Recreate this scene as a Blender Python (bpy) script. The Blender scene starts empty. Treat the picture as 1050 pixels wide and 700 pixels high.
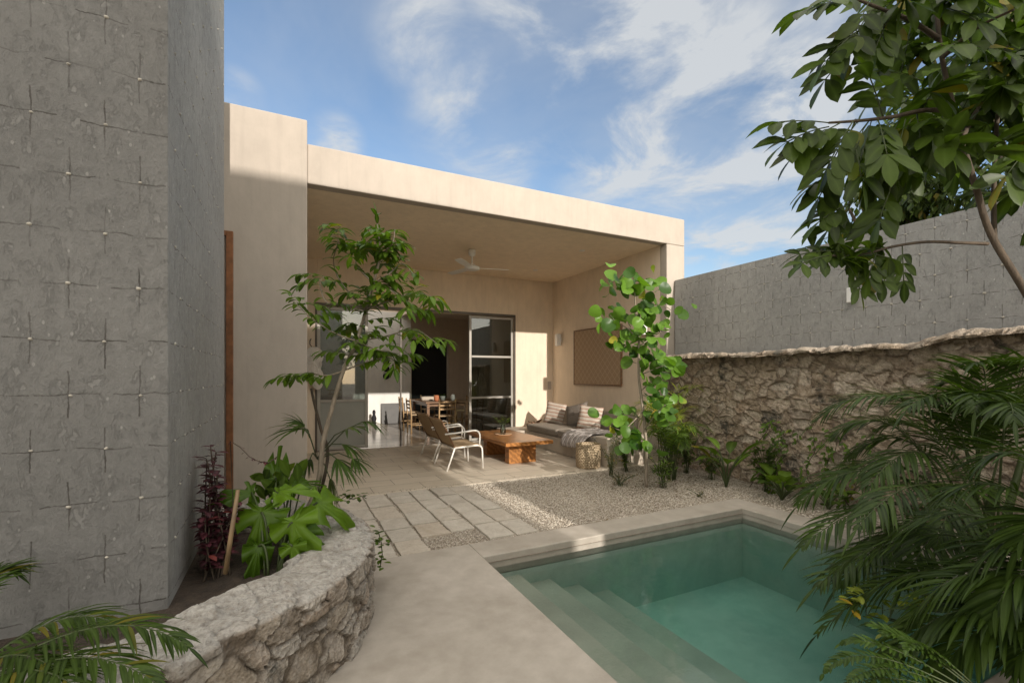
import bpy, math, random
from mathutils import Vector, noise, Matrix
R=math.radians
random.seed(7)
scene=bpy.context.scene
COL=scene.collection
V=Vector
# ------------------------------------------------------------------ camera geometry
YAW=R(26.12); F=473.0; CH=1.40; HZ=384.5
SN,CS=math.sin(YAW),math.cos(YAW)
def P(u,v,t):
    """a real point seen in direction (u,v) at real depth t metres"""
    r=(u-525)/F
    return V((t*(SN+CS*r), t*(CS-SN*r), CH+t*(HZ-v)/F))
# ------------------------------------------------------------------ tagging
def tag(o,label=None,cat=None,group=None,kind=None):
    if label: o['label']=label
    if cat: o['category']=cat
    if group: o['group']=group
    if kind: o['kind']=kind
    return o
def empty(name,loc=(0,0,0),rz=0,label=None,cat=None,group=None):
    o=bpy.data.objects.new(name,None); COL.objects.link(o)
    o.empty_display_size=.1; o.location=loc; o.rotation_euler=(0,0,rz)
    return tag(o,label,cat,group)
def copy_tree(o,parent=None):
    c=o.copy(); COL.objects.link(c); c.parent=parent
    for ch in list(o.children): copy_tree(ch,c)
    return c
# ------------------------------------------------------------------ mesh builder
class MB:
    def __init__(s): s.v=[]; s.f=[]; s.m=[]; s.c=[]; s.smooth=[]
    def add(s,vs,fs,mi=0,col=(0.5,0,0,1),sm=False):
        b=len(s.v); s.v.extend([tuple(p) for p in vs]); s.c.extend([col]*len(vs))
        for f in fs: s.f.append(tuple(b+i for i in f)); s.m.append(mi); s.smooth.append(sm)
    def box(s,x0,x1,y0,y1,z0,z1,mi=0,col=(.5,0,0,1)):
        vs=[(x0,y0,z0),(x1,y0,z0),(x1,y1,z0),(x0,y1,z0),(x0,y0,z1),(x1,y0,z1),(x1,y1,z1),(x0,y1,z1)]
        s.add(vs,[(3,2,1,0),(4,5,6,7),(0,1,5,4),(1,2,6,5),(2,3,7,6),(3,0,4,7)],mi,col)
    def rbox(s,x0,x1,y0,y1,z0,z1,r=.03,n=3,puff=0,mi=0,M=None,col=(.5,0,0,1),grid=8,wob=0,seed=0):
        """soft rounded box (cushions): a subdivided box pushed onto a rounded box"""
        cx,cy,cz=(x0+x1)/2,(y0+y1)/2,(z0+z1)/2; hx,hy,hz=(x1-x0)/2,(y1-y0)/2,(z1-z0)/2
        for ax,sg in ((0,1),(0,-1),(1,1),(1,-1),(2,1),(2,-1)):
            vs=[];fs=[]
            for i in range(grid+1):
                for j in range(grid+1):
                    a=-1+2*i/grid; b=-1+2*j/grid
                    a=math.sin(a*math.pi/2); b=math.sin(b*math.pi/2)
                    q=[0,0,0]; q[ax]=sg; q[(ax+1)%3]=a; q[(ax+2)%3]=b
                    p=V((q[0]*hx,q[1]*hy,q[2]*hz))
                    inner=V((max(-hx+r,min(hx-r,p.x)),max(-hy+r,min(hy-r,p.y)),max(-hz+r,min(hz-r,p.z))))
                    d=p-inner
                    if d.length>1e-6: p=inner+d.normalized()*r
                    k=[hx,hy,hz]; sm=k.index(min(k))
                    o=[(p[e]/k[e]) for e in range(3) if e!=sm]
                    bulge=puff*(1-o[0]**2)*(1-o[1]**2) - puff*.5*(abs(o[0]*o[1])**2)
                    p[sm]*=1+bulge/k[sm]
                    if wob: p+=noise.noise_vector(p*9+V((seed,0,0)))*wob
                    p+=V((cx,cy,cz))
                    if M: p=M@p
                    vs.append(p)
            for i in range(grid):
                for j in range(grid):
                    a=i*(grid+1)+j; f=(a,a+grid+1,a+grid+2,a+1)
                    fs.append(f if sg>0 else f[::-1])
            s.add(vs,fs,mi,col,True)
    def tube(s,pts,rad,n=8,mi=0,col=(.5,0,0,1),cap=True):
        pts=[V(p) for p in pts]
        if not hasattr(rad,'__len__'): rad=[rad]*len(pts)
        vs=[];fs=[]; ref=None
        for i,p in enumerate(pts):
            d=(pts[min(i+1,len(pts)-1)]-pts[max(i-1,0)]).normalized()
            if ref is None:
                ref=V((0,0,1)) if abs(d.z)<.9 else V((1,0,0))
            a=(ref-d*ref.dot(d)).normalized(); b=d.cross(a); ref=a
            for k in range(n):
                t=2*math.pi*k/n
                vs.append(p+(a*math.cos(t)+b*math.sin(t))*rad[i])
        for i in range(len(pts)-1):
            for k in range(n):
                fs.append((i*n+k,i*n+(k+1)%n,(i+1)*n+(k+1)%n,(i+1)*n+k))
        s.add(vs,fs,mi,col,True)
        if cap:
            s.f.append(tuple(len(s.v)-len(vs)+k for k in range(n))[::-1]); s.m.append(mi); s.smooth.append(False)
            s.f.append(tuple(len(s.v)-n+k for k in range(n))); s.m.append(mi); s.smooth.append(False)
    def lathe(s,prof,c=(0,0,0),n=20,mi=0,col=(.5,0,0,1),sm=True):
        vs=[];fs=[]
        for (r,z) in prof:
            for k in range(n):
                t=2*math.pi*k/n; vs.append((c[0]+r*math.cos(t),c[1]+r*math.sin(t),c[2]+z))
        for i in range(len(prof)-1):
            for k in range(n):
                fs.append((i*n+k,i*n+(k+1)%n,(i+1)*n+(k+1)%n,(i+1)*n+k))
        s.add(vs,fs,mi,col,sm)
    def leaf(s,p,d,nrm,L,W,seg=4,droop=.3,fold=.25,peak=.45,mi=0,var=None,tip=.0,twist=0):
        """one leaf blade with midrib fold and droop"""
        var=random.random() if var is None else var
        d=d.normalized(); side=d.cross(nrm)
        if side.length<1e-4: side=d.cross(V((1,.2,.1)))
        side.normalize(); up=side.cross(d).normalized()
        vs=[];fs=[]; pos=V(p); cur=d.copy()
        st=L/seg
        ex=math.log(.5)/math.log(peak)
        for i in range(seg+1):
            t=i/seg
            w=W*.5*(math.sin(math.pi*min(1,max(0,t))**ex)**.8 if 0<t<1 else (.06 if t==0 else tip))
            sd=side
            if twist: sd=(side*math.cos(twist*t)+up*math.sin(twist*t))
            vs+= [pos-sd*w+up*w*fold, pos, pos+sd*w+up*w*fold]
            cur=(cur+V((0,0,-1))*droop/seg).normalized()
            up=side.cross(cur).normalized()
            pos=pos+cur*st
        for i in range(seg):
            a=i*3; fs+=[(a,a+1,a+4,a+3),(a+1,a+2,a+5,a+4)]
        rr=random.random(); s.add(vs,fs,mi,(var,rr,0,1),True)
        for i in range(seg+1): s.c[len(s.c)-len(vs)+3*i+1]=(var,rr,1,1)
        return pos
    def build(s,name,mats,parent=None,bevel=0,bseg=2):
        me=bpy.data.meshes.new(name); me.from_pydata(s.v,[],s.f)
        if not isinstance(mats,(list,tuple)): mats=[mats]
        for m in mats: me.materials.append(m)
        if len(mats)>1: me.polygons.foreach_set('material_index',s.m)
        me.polygons.foreach_set('use_smooth',s.smooth)
        ca=me.color_attributes.new('var','FLOAT_COLOR','POINT')
        ca.data.foreach_set('color',[x for c in s.c for x in c])
        me.update()
        o=bpy.data.objects.new(name,me); COL.objects.link(o)
        if parent: o.parent=parent
        if bevel:
            b=o.modifiers.new('b','BEVEL'); b.width=bevel; b.segments=bseg; b.limit_method='ANGLE'; b.angle_limit=R(40)
            b.harden_normals=False
        return o
def struct(mb,name,mats,bevel=0):
    return tag(mb.build(name,mats,None,bevel),kind='structure')
# ------------------------------------------------------------------ materials
class NT:
    def __init__(s,name):
        s.mat=bpy.data.materials.new(name); s.mat.use_nodes=True
        s.n=s.mat.node_tree.nodes; s.l=s.mat.node_tree.links
        s.b=s.n['Principled BSDF']; s.out=s.n['Material Output']
        s.tc=s.n.new('ShaderNodeTexCoord').outputs['Object']
    def set(s,k,v):
        i=s.b.inputs[k]
        if hasattr(v,'is_output'): s.l.new(v,i)
        else: i.default_value=(*v,1) if (hasattr(v,'__len__') and len(v)==3) else v
    def _in(s,node,idx,v):
        i=node.inputs[idx]
        if hasattr(v,'is_output'): s.l.new(v,i)
        elif hasattr(v,'__len__') and len(v)==3 and i.type=='RGBA': i.default_value=(*v,1)
        else: i.default_value=v
    def map(s,scale=(1,1,1),loc=(0,0,0),rot=(0,0,0),vec=None):
        m=s.n.new('ShaderNodeMapping'); s.l.new(vec or s.tc,m.inputs[0])
        m.inputs['Scale'].default_value=scale; m.inputs['Location'].default_value=loc; m.inputs['Rotation'].default_value=rot
        return m.outputs[0]
    def noise(s,scale,detail=4,rough=.55,vec=None,dist=0):
        t=s.n.new('ShaderNodeTexNoise'); s.l.new(vec or s.tc,t.inputs['Vector'])
        t.inputs['Scale'].default_value=scale; t.inputs['Detail'].default_value=detail
        t.inputs['Roughness'].default_value=rough; t.inputs['Distortion'].default_value=dist
        return t.outputs['Fac']
    def noisec(s,scale,detail=2,vec=None):
        t=s.n.new('ShaderNodeTexNoise'); s.l.new(vec or s.tc,t.inputs['Vector'])
        t.inputs['Scale'].default_value=scale; t.inputs['Detail'].default_value=detail
        return t.outputs['Color']
    def voro(s,scale,feature='F1',out='Distance',vec=None,rnd=1):
        t=s.n.new('ShaderNodeTexVoronoi'); s.l.new(vec or s.tc,t.inputs['Vector']); t.feature=feature
        t.inputs['Scale'].default_value=scale; t.inputs['Randomness'].default_value=rnd
        return t.outputs[out]
    def wave(s,scale,dist=2,vec=None,det=2,typ='BANDS',dscale=1,direction='X'):
        t=s.n.new('ShaderNodeTexWave'); s.l.new(vec or s.tc,t.inputs['Vector']); t.wave_type=typ; t.bands_direction=direction
        t.inputs['Scale'].default_value=scale; t.inputs['Distortion'].default_value=dist; t.inputs['Detail'].default_value=det
        t.inputs['Detail Scale'].default_value=dscale
        return t.outputs['Fac']
    def ramp(s,fac,stops,interp='LINEAR'):
        t=s.n.new('ShaderNodeValToRGB'); s.l.new(fac,t.inputs[0]); e=t.color_ramp.elements; t.color_ramp.interpolation=interp
        while len(e)<len(stops): e.new(.5)
        for i,(p,c) in enumerate(stops):
            e[i].position=p; e[i].color=(*c,1) if hasattr(c,'__len__') else (c,c,c,1)
        return t.outputs[0]
    def mix(s,fac,a,b,mode='MIX'):
        t=s.n.new('ShaderNodeMix'); t.data_type='RGBA'; t.blend_type=mode
        s._in(t,0,fac); s._in(t,6,a); s._in(t,7,b); return t.outputs[2]
    def math(s,op,a,b=0,c=None,clamp=False):
        t=s.n.new('ShaderNodeMath'); t.operation=op; t.use_clamp=clamp
        s._in(t,0,a); s._in(t,1,b)
        if c is not None: s._in(t,2,c)
        return t.outputs[0]
    def sep(s,vec):
        t=s.n.new('ShaderNodeSeparateXYZ'); s.l.new(vec,t.inputs[0]); return t.outputs
    def comb(s,x,y,z):
        t=s.n.new('ShaderNodeCombineXYZ')
        for i,v in enumerate((x,y,z)): s._in(t,i,v)
        return t.outputs[0]
    def attr(s,name='var'):
        t=s.n.new('ShaderNodeAttribute'); t.attribute_name=name; return t.outputs['Color']
    def bump(s,h,strength=.3,dist=.01,prev=None):
        t=s.n.new('ShaderNodeBump'); s.l.new(h,t.inputs['Height']); t.inputs['Strength'].default_value=strength
        t.inputs['Distance'].default_value=dist
        if prev: s.l.new(prev,t.inputs['Normal'])
        s.l.new(t.outputs[0],s.b.inputs['Normal']); return t.outputs[0]
def simple(name,col,rough=.6,metal=0,var=.15,vs=6,bump=.1,bs=80,bd=.002):
    t=NT(name); n=t.noise(vs,4)
    a=tuple(c*(1-var) for c in col); b=tuple(min(1,c*(1+var)) for c in col)
    t.set('Base Color',t.ramp(n,[(.3,a),(.7,b)])); t.set('Roughness',rough); t.set('Metallic',metal)
    if bump: t.bump(t.noise(bs,3),bump,bd)
    return t.mat
M={}
def stucco(name,col,var=.07,grey=.0):
    t=NT(name)
    big=t.noise(.9,5,.6,dist=.6); fine=t.noise(7,5,.65,vec=t.map((1,1,.5)))
    streak=t.noise(3,4,.6,vec=t.map((6,6,.35)))
    a=tuple(c*(1-var*1.6) for c in col); b=tuple(min(1,c*(1+var)) for c in col)
    c1=t.ramp(big,[(.3,a),(.7,b)])
    c2=t.mix(.35,c1,t.ramp(fine,[(.35,tuple(c*.86 for c in col)),(.65,tuple(min(1,c*1.1) for c in col))]))
    c3=t.mix(t.ramp(streak,[(.52,0),(.75,.28)]),c2,tuple(c*.72 for c in col))
    t.set('Base Color',c3); t.set('Roughness',.88)
    h=t.math('ADD',t.math('MULTIPLY',t.noise(14,6,.6),1.0),t.math('MULTIPLY',t.noise(120,3),.25))
    t.bump(h,.35,.006)
    return t.mat
M['stucco']=stucco('cream_stucco',(.45,.395,.335))
M['stucco_in']=stucco('inner_stucco',(.78,.66,.52))
M['ceil']=stucco('ceiling_plaster',(.88,.75,.58),.04)
M['room']=stucco('room_plaster',(.62,.53,.43))
M['white_room']=stucco('pale_room_plaster',(.80,.78,.73))
M['bench']=stucco('bench_concrete',(.52,.45,.365),.12)
M['far_house']=stucco('rear_house_plaster',(.66,.58,.47))
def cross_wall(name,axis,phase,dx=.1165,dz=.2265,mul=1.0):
    """grey rendered block wall with scored crosses at the tie points; axis 0: face runs along X, 1: along Y"""
    t=NT(name); x,y,z=t.sep(t.tc)
    warp=t.noise(5,3); w2=t.noise(9,4,vec=t.map((1,1,1),(3,5,1)))
    h=x if axis==0 else y
    hh=t.math('ADD',h,t.math('MULTIPLY',t.math('SUBTRACT',warp,.5),.03))
    zz=t.math('ADD',z,t.math('MULTIPLY',t.math('SUBTRACT',w2,.5),.04))
    res=None
    for k in (0,1):
        px=phase[0]+k*dx; pz=phase[1]+k*dz
        a=t.math('SUBTRACT',t.math('FLOORED_MODULO',t.math('SUBTRACT',hh,px-dx),2*dx),dx)
        b=t.math('SUBTRACT',t.math('FLOORED_MODULO',t.math('SUBTRACT',zz,pz-dz),2*dz),dz)
        aa=t.math('ABSOLUTE',a); bb=t.math('ABSOLUTE',b)
        rough=t.math('MULTIPLY',t.math('SUBTRACT',t.noise(45,5,.8),.25),.0095)
        lh=t.math('MULTIPLY',t.math('LESS_THAN',bb,rough),t.math('LESS_THAN',aa,t.math('ADD',.045,t.math('MULTIPLY',t.noise(4,2),.09))))
        lv=t.math('MULTIPLY',t.math('LESS_THAN',aa,rough),t.math('LESS_THAN',bb,t.math('ADD',.05,t.math('MULTIPLY',t.noise(4.7,2),.11))))
        m=t.math('MAXIMUM',lh,lv)
        res=m if res is None else t.math('MAXIMUM',res,m)
    big=t.noise(1.3,5,.55,dist=.1); fine=t.noise(24,8,.75,dist=0)
    scr=t.noise(13,9,.75,vec=t.map((1.5,1.5,.8),rot=(.35,.45,.2)),dist=.25)
    base=t.ramp(big,[(.3,(.225,.222,.212)),(.7,(.315,.31,.295))])
    base=t.mix(.32,base,t.ramp(fine,[(.35,(.18,.178,.168)),(.65,(.37,.363,.345))]))
    stain=t.noise(2.2,5,.7,vec=t.map((3,3,.4),(9,2,4)))
    base=t.mix(t.ramp(stain,[(.55,0),(.78,.35)]),base,(.40,.393,.375))
    speck=t.voro(18,'F1','Distance',vec=t.map((1,1,.6)))
    base=t.mix(t.math('MULTIPLY',t.math('LESS_THAN',speck,.09),.6),base,(.5,.49,.46))
    col=t.mix(t.math('MULTIPLY',res,t.ramp(t.noise(7,3),[(.35,.25),(.6,.85)])),base,(.10,.09,.078))
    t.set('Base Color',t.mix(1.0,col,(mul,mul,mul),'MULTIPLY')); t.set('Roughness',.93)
    trowel=t.ramp(scr,[(.40,0),(.47,.8),(.53,.45),(.60,.9),(.8,.3)])
    hgt=t.math('ADD',t.math('MULTIPLY',trowel,.55),t.math('MULTIPLY',fine,1.0))
    hgt=t.math('SUBTRACT',hgt,t.math('MULTIPLY',res,1.1))
    t.bump(hgt,.9,.009)
    return t.mat
def stone_mat(name,tint=(1,1,1)):
    t=NT(name); a=t.attr('var'); s=t.n.new('ShaderNodeSeparateColor'); t.l.new(a,s.inputs[0])
    r,g,b=s.outputs[0],s.outputs[1],s.outputs[2]
    T=lambda c:tuple(c[i]*tint[i] for i in range(3))
    col=t.ramp(r,[(0,T((.20,.15,.105))),(.2,T((.46,.385,.295))),(.4,T((.50,.45,.385))),(.6,T((.62,.57,.50))),(.75,T((.36,.26,.18))),(.88,T((.70,.67,.61))),(1,T((.34,.315,.28)))])
    n=t.noise(14,7,.7); n2=t.noise(55,4,.7)
    col=t.mix(.5,col,t.ramp(n,[(.33,T((.14,.12,.09))),(.5,T((.40,.355,.295))),(.68,T((.68,.645,.59)))]))
    col=t.mix(t.ramp(n2,[(.35,.35),(.5,0)]),col,(.10,.085,.065))
    col=t.mix(t.math('MULTIPLY',t.math('SUBTRACT',1,g),.85),col,T((.11,.085,.06)))
    li=t.noise(3.1,6,.75,vec=t.map((1,1,1),(4,7,2)))
    col=t.mix(t.ramp(li,[(.56,0),(.64,.85)]),col,(.055,.055,.045))
    col=t.mix(t.math('MULTIPLY',b,.8),col,t.ramp(t.noise(30,5,.7),[(.35,(.36,.33,.29)),(.6,(.64,.62,.58))]))
    t.set('Base Color',col); t.set('Roughness',.95)
    t.bump(t.math('ADD',t.noise(32,9,.8),t.math('MULTIPLY',t.voro(70),.7)),1,.014)
    return t.mat
M['stone']=stone_mat('rubble_limestone'); M['stone2']=stone_mat('old_boundary_rubble',(1.16,1.08,.99))
def leaf_mat(name,dark,light,trans=.35,rough=.42,tcol=None):
    t=NT(name); a=t.attr('var'); s=t.n.new('ShaderNodeSeparateColor'); t.l.new(a,s.inputs[0])
    n=t.noise(25,3)
    c=t.ramp(s.outputs[0],[(0,dark),(.7,light),(.955,tuple(min(1,x*1.3) for x in light)),(.985,(light[0]*2.2+.05,light[1]*1.1+.03,light[2]))])
    vb=t.math('POWER',s.outputs[2],3); c=t.mix(t.math('MULTIPLY',vb,.45),c,tuple(min(1,x*1.7+.02) for x in light))
    c=t.mix(t.math('MULTIPLY',n,.35),c,tuple(x*.6 for x in dark))
    t.set('Base Color',c); t.set('Roughness',rough); t.set('Specular IOR Level',.28)
    tr=t.n.new('ShaderNodeBsdfTranslucent')
    tc=t.mix(1.0,c,tcol or (1.5,1.7,.5),'MULTIPLY'); t.l.new(tc,tr.inputs[0])
    mx=t.n.new('ShaderNodeMixShader'); mx.inputs[0].default_value=trans
    t.l.new(t.b.outputs[0],mx.inputs[1]); t.l.new(tr.outputs[0],mx.inputs[2]); t.l.new(mx.outputs[0],t.out.inputs[0])
    return t.mat
M['leaf_tree']=leaf_mat('tree_leaf',(.022,.04,.006),(.066,.108,.013))
M['leaf_back']=leaf_mat('far_tree_leaf',(.022,.038,.008),(.06,.09,.015),.25)
M['leaf_sap']=leaf_mat('sapling_leaf',(.045,.09,.010),(.13,.22,.02),.35)
M['leaf_grape']=leaf_mat('round_leaf',(.035,.09,.014),(.13,.25,.03),.3,.35)
M['leaf_palm']=leaf_mat('palm_leaf',(.017,.034,.006),(.052,.09,.012),.3,.45)
M['leaf_yellow']=leaf_mat('yellow_palm_leaf',(.10,.15,.02),(.26,.29,.04),.4,.4)
M['leaf_mon']=leaf_mat('split_leaf',(.04,.09,.008),(.12,.215,.014),.3,.33)
M['leaf_fan']=leaf_mat('fan_leaf',(.03,.058,.010),(.07,.12,.018),.25,.4)
M['leaf_purple']=leaf_mat('purple_leaf',(.03,.012,.016),(.11,.03,.04),.15,.45,(1.4,.9,.9))
M['leaf_dry']=leaf_mat('mixed_dry_leaf',(.07,.09,.03),(.20,.16,.08),.3,.6)
M['leaf_bush']=leaf_mat('bush_leaf',(.03,.058,.009),(.09,.15,.016),.3,.45)
def bark(name,col):
    t=NT(name); n=t.noise(12,6,.7,vec=t.map((3,3,.7)))
    t.set('Base Color',t.ramp(n,[(.3,tuple(c*.5 for c in col)),(.7,tuple(c*1.3 for c in col))])); t.set('Roughness',.9)
    t.bump(n,.6,.01); return t.mat
M['bark']=bark('grey_bark',(.10,.075,.052)); M['bark_pale']=bark('pale_bark',(.30,.25,.19)); M['stem']=simple('green_stem',(.05,.07,.02),.6)
M['bamboo']=simple('bamboo_cane',(.20,.135,.07),.5,var=.3,vs=12)
def glassm(name,tint=(.9,.95,.93),refl=.35,ior=1.6):
    t=NT(name); t.n.remove(t.b)
    tr=t.n.new('ShaderNodeBsdfTransparent'); tr.inputs[0].default_value=(*tint,1)
    gl=t.n.new('ShaderNodeBsdfGlossy'); gl.inputs['Roughness'].default_value=.02
    fr=t.n.new('ShaderNodeFresnel'); fr.inputs[0].default_value=ior
    f=t.math('ADD',fr.outputs[0],refl,clamp=True)
    mx=t.n.new('ShaderNodeMixShader'); t.l.new(f,mx.inputs[0]); t.l.new(tr.outputs[0],mx.inputs[1]); t.l.new(gl.outputs[0],mx.inputs[2])
    t.l.new(mx.outputs[0],t.out.inputs[0]); return t.mat
M['glass']=glassm('door_glass',(.45,.49,.47),.07)
M['clear']=glassm('vase_glass',(.9,.95,.93),.05,1.45)
M['frame']=simple('grey_steel_frame',(.36,.34,.30),.45,.3,.08)
M['dark_frame']=simple('dark_steel_frame',(.10,.085,.07),.45,.4,.1)
M['grey_pane']=simple('painted_reflection_pane',(.30,.31,.28),.22,0,.08,3,0)  # even grey stands in for the paving's reflection in the lower pane
M['black']=simple('black_void',(.012,.012,.013),.8,0,.1)
M['white']=simple('white_powder_coat',(.80,.78,.72),.4,0,.04)
M['white_pl']=simple('white_plastic',(.78,.77,.74),.4,0,.04)
M['corten']=simple('rusted_steel',(.20,.085,.035),.75,.2,.45,9,.4,60,.003)
M['corten_d']=simple('dark_rusted_steel',(.09,.05,.032),.75,.2,.35,9,.3)
def wood(name,col,sc=9,dirv='X',rough=.4):
    t=NT(name); m=t.map((1,1,1) )
    w=t.wave(sc,6,vec=t.map({'X':(.12,1,1),'Y':(1,.12,1),'Z':(1,1,.12)}[dirv]),det=4,direction='DIAGONAL',dscale=1.5)
    n=t.noise(30,5,.6,vec=t.map({'X':(.08,1,1),'Y':(1,.08,1),'Z':(1,1,.08)}[dirv]))
    c=t.ramp(w,[(0,tuple(x*.55 for x in col)),(.6,col),(1,tuple(min(1,x*1.35) for x in col))])
    c=t.mix(.4,c,t.ramp(n,[(.3,tuple(x*.5 for x in col)),(.7,tuple(min(1,x*1.3) for x in col))]))
    t.set('Base Color',c); t.set('Roughness',rough); t.bump(n,.15,.002); return t.mat
M['teak']=wood('orange_teak',(.36,.155,.045),7,'Y',.32)
M['oak']=wood('pale_oak',(.42,.27,.13),14,'Z',.5)
M['dkwood']=wood('brown_wood',(.22,.12,.06),10,'X',.4)
def weave(name,a,b,sx=90,axis=(1,1,1)):
    t=NT(name); x,y,z=t.sep(t.map(axis))
    w1=t.math('SINE',t.math('MULTIPLY',t.math('ADD',x,t.math('MULTIPLY',z,.0)),sx*6)); w2=t.math('SINE',t.math('MULTIPLY',t.math('ADD',y,z),sx*6))
    h=t.math('MULTIPLY',w1,w2); n=t.noise(15,4)
    t.set('Base Color',t.mix(t.ramp(h,[(-1+1,.2),(.9,1)]),a,b)); t.set('Roughness',.8)
    t.bump(t.math('ADD',h,n),.4,.003); return t.mat
M['sling']=weave('woven_cord',(.30,.205,.115),(.52,.39,.24),60)
M['cush']=weave('grey_linen',(.27,.235,.195),(.38,.33,.27),220)
M['cush2']=weave('brown_grey_linen',(.17,.145,.12),(.24,.205,.17),220)
M['basketw']=None
def basket_mat():
    t=NT('woven_palm_basket'); x,y,z=t.sep(t.tc)
    ang=t.math('ARCTAN2',y,x)
    row=t.math('FLOOR',t.math('MULTIPLY',z,42))
    w=t.math('SINE',t.math('ADD',t.math('MULTIPLY',ang,26),t.math('MULTIPLY',row,3.14159)))
    rr=t.math('ABSOLUTE',t.math('SINE',t.math('MULTIPLY',z,42*3.14159)))
    h=t.math('ADD',t.math('MULTIPLY',w,.4),rr)
    t.set('Base Color',t.mix(t.ramp(h,[(.15,0),(.9,1)]),(.24,.165,.09),(.52,.41,.27))); t.set('Roughness',.8)
    t.bump(h,.9,.008); return t.mat
M['basketw']=basket_mat()
def stripes():
    t=NT('striped_pillow_cloth'); x,y,z=t.sep(t.tc)
    s=t.math('ADD',z,t.math('MULTIPLY',t.noise(8,2),.02))
    w=t.math('SINE',t.math('MULTIPLY',s,92))
    c=t.ramp(w,[(.0,(.56,.50,.42)),(.40,(.56,.49,.40)),(.55,(.27,.13,.09)),(.85,(.36,.20,.14))])
    t.set('Base Color',t.mix(.25,c,t.ramp(t.noise(60,4),[(.3,(.3,.22,.17)),(.7,(.7,.6,.5))]))); t.set('Roughness',.9)
    t.bump(t.math('ADD',t.math('SINE',t.math('MULTIPLY',s,370)),t.noise(50,3)),.5,.004); return t.mat
M['stripe']=stripes()
def throw():
    t=NT('grey_striped_throw'); x,y,z=t.sep(t.tc)
    w=t.math('SINE',t.math('MULTIPLY',y,160))
    t.set('Base Color',t.ramp(w,[(.2,(.46,.42,.39)),(.8,(.24,.21,.20))])); t.set('Roughness',.9); t.bump(t.noise(60,4),.5,.004); return t.mat
M['throw']=throw()
M['rope']=weave('white_cotton_rope',(.60,.57,.52),(.84,.81,.76),70)
def art():
    t=NT('woven_fibre_panel'); x,y,z=t.sep(t.tc)
    a=t.math('ADD',t.math('MULTIPLY',y,7.0),t.math('MULTIPLY',z,7.0)); b=t.math('SUBTRACT',t.math('MULTIPLY',y,7.0),t.math('MULTIPLY',z,7.0))
    fa=t.math('ABSOLUTE',t.math('SUBTRACT',t.math('FRACT',a),.5)); fb=t.math('ABSOLUTE',t.math('SUBTRACT',t.math('FRACT',b),.5))
    line=t.math('MAXIMUM',t.math('GREATER_THAN',fa,.46),t.math('GREATER_THAN',fb,.46))
    fine=t.math('SINE',t.math('MULTIPLY',t.math('ADD',y,z),330))
    c=t.mix(t.ramp(fine,[(.2,0),(.8,1)]),(.36,.25,.155),(.48,.34,.215))
    c=t.mix(t.math('MULTIPLY',line,.55),c,(.66,.53,.38)); t.set('Base Color',c); t.set('Roughness',.85)
    t.bump(t.math('ADD',fine,t.math('MULTIPLY',line,2)),.4,.004); return t.mat
M['art']=art()
def deck():
    t=NT('polished_pool_concrete'); big=t.noise(1.1,6,.6,dist=1.2); f=t.noise(9,7,.65); pit=t.voro(120)
    sp=t.noise(3.5,5,.6,vec=t.map((1,1,1),(5,5,5)))
    c=t.ramp(big,[(.32,(.32,.285,.235)),(.68,(.47,.425,.37))]); c=t.mix(.4,c,t.ramp(f,[(.33,(.31,.275,.23)),(.67,(.52,.475,.41))]))
    c=t.mix(t.ramp(sp,[(.55,0),(.72,.35)]),c,(.32,.28,.23))
    t.set('Base Color',c); t.set('Roughness',t.ramp(f,[(.3,.5),(.7,.72)]))
    t.bump(t.math('ADD',f,t.math('MULTIPLY',pit,.4)),.25,.004); return t.mat
M['deck']=deck()
def tiles():
    t=NT('travertine_patio'); 
    br=t.n.new('ShaderNodeTexBrick'); t.l.new(t.map((1,1,1)),br.inputs[0]); br.offset=.5
    br.inputs['Scale'].default_value=1; br.inputs['Brick Width'].default_value=.62; br.inputs['Row Height'].default_value=.31
    br.inputs['Mortar Size'].default_value=.004; br.inputs['Color1'].default_value=(.0,.0,.0,1); br.inputs['Color2'].default_value=(1,1,1,1); br.inputs['Mortar'].default_value=(.5,.5,.5,1)
    sepc=br.outputs['Color']
    vein=t.noise(3,7,.65,vec=t.map((1,5,1)),dist=.8); f=t.noise(25,5,.7)
    c=t.ramp(sepc,[(0,(.56,.49,.39)),(1,(.68,.60,.49))]); c=t.mix(.45,c,t.ramp(vein,[(.3,(.38,.32,.24)),(.7,(.66,.59,.48))]))
    c=t.mix(br.outputs['Fac'],c,(.20,.17,.13)); t.set('Base Color',c)
    t.set('Roughness',t.ramp(vein,[(.3,.45),(.7,.65)]))
    t.bump(t.math('SUBTRACT',t.math('MULTIPLY',f,.5),t.math('MULTIPLY',br.outputs['Fac'],2)),.35,.004); return t.mat
M['tiles']=tiles()
def inner_floor():
    t=NT('polished_room_floor'); n=t.noise(2,5,.6)
    t.set('Base Color',t.ramp(n,[(.3,(.36,.32,.27)),(.7,(.50,.46,.40))])); t.set('Roughness',.16); t.bump(t.noise(3,2),.03,.01); return t.mat
M['ifloor']=inner_floor()
def paver():
    t=NT('weathered_limestone_paver'); a=t.attr('var'); s=t.n.new('ShaderNodeSeparateColor'); t.l.new(a,s.inputs[0])
    n=t.noise(6,7,.7,dist=.7); f=t.noise(40,5,.7)
    c=t.ramp(s.outputs[0],[(0,(.44,.40,.34)),(.6,(.55,.51,.44)),(1,(.46,.38,.29))])
    c=t.mix(.5,c,t.ramp(n,[(.3,(.35,.30,.24)),(.7,(.64,.60,.53))])); c=t.mix(t.ramp(f,[(.3,.4),(.5,0)]),c,(.22,.19,.15))
    t.set('Base Color',c); t.set('Roughness',.85); t.bump(t.math('ADD',n,t.math('MULTIPLY',f,.5)),.5,.006); return t.mat
M['paver']=paver()
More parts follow.
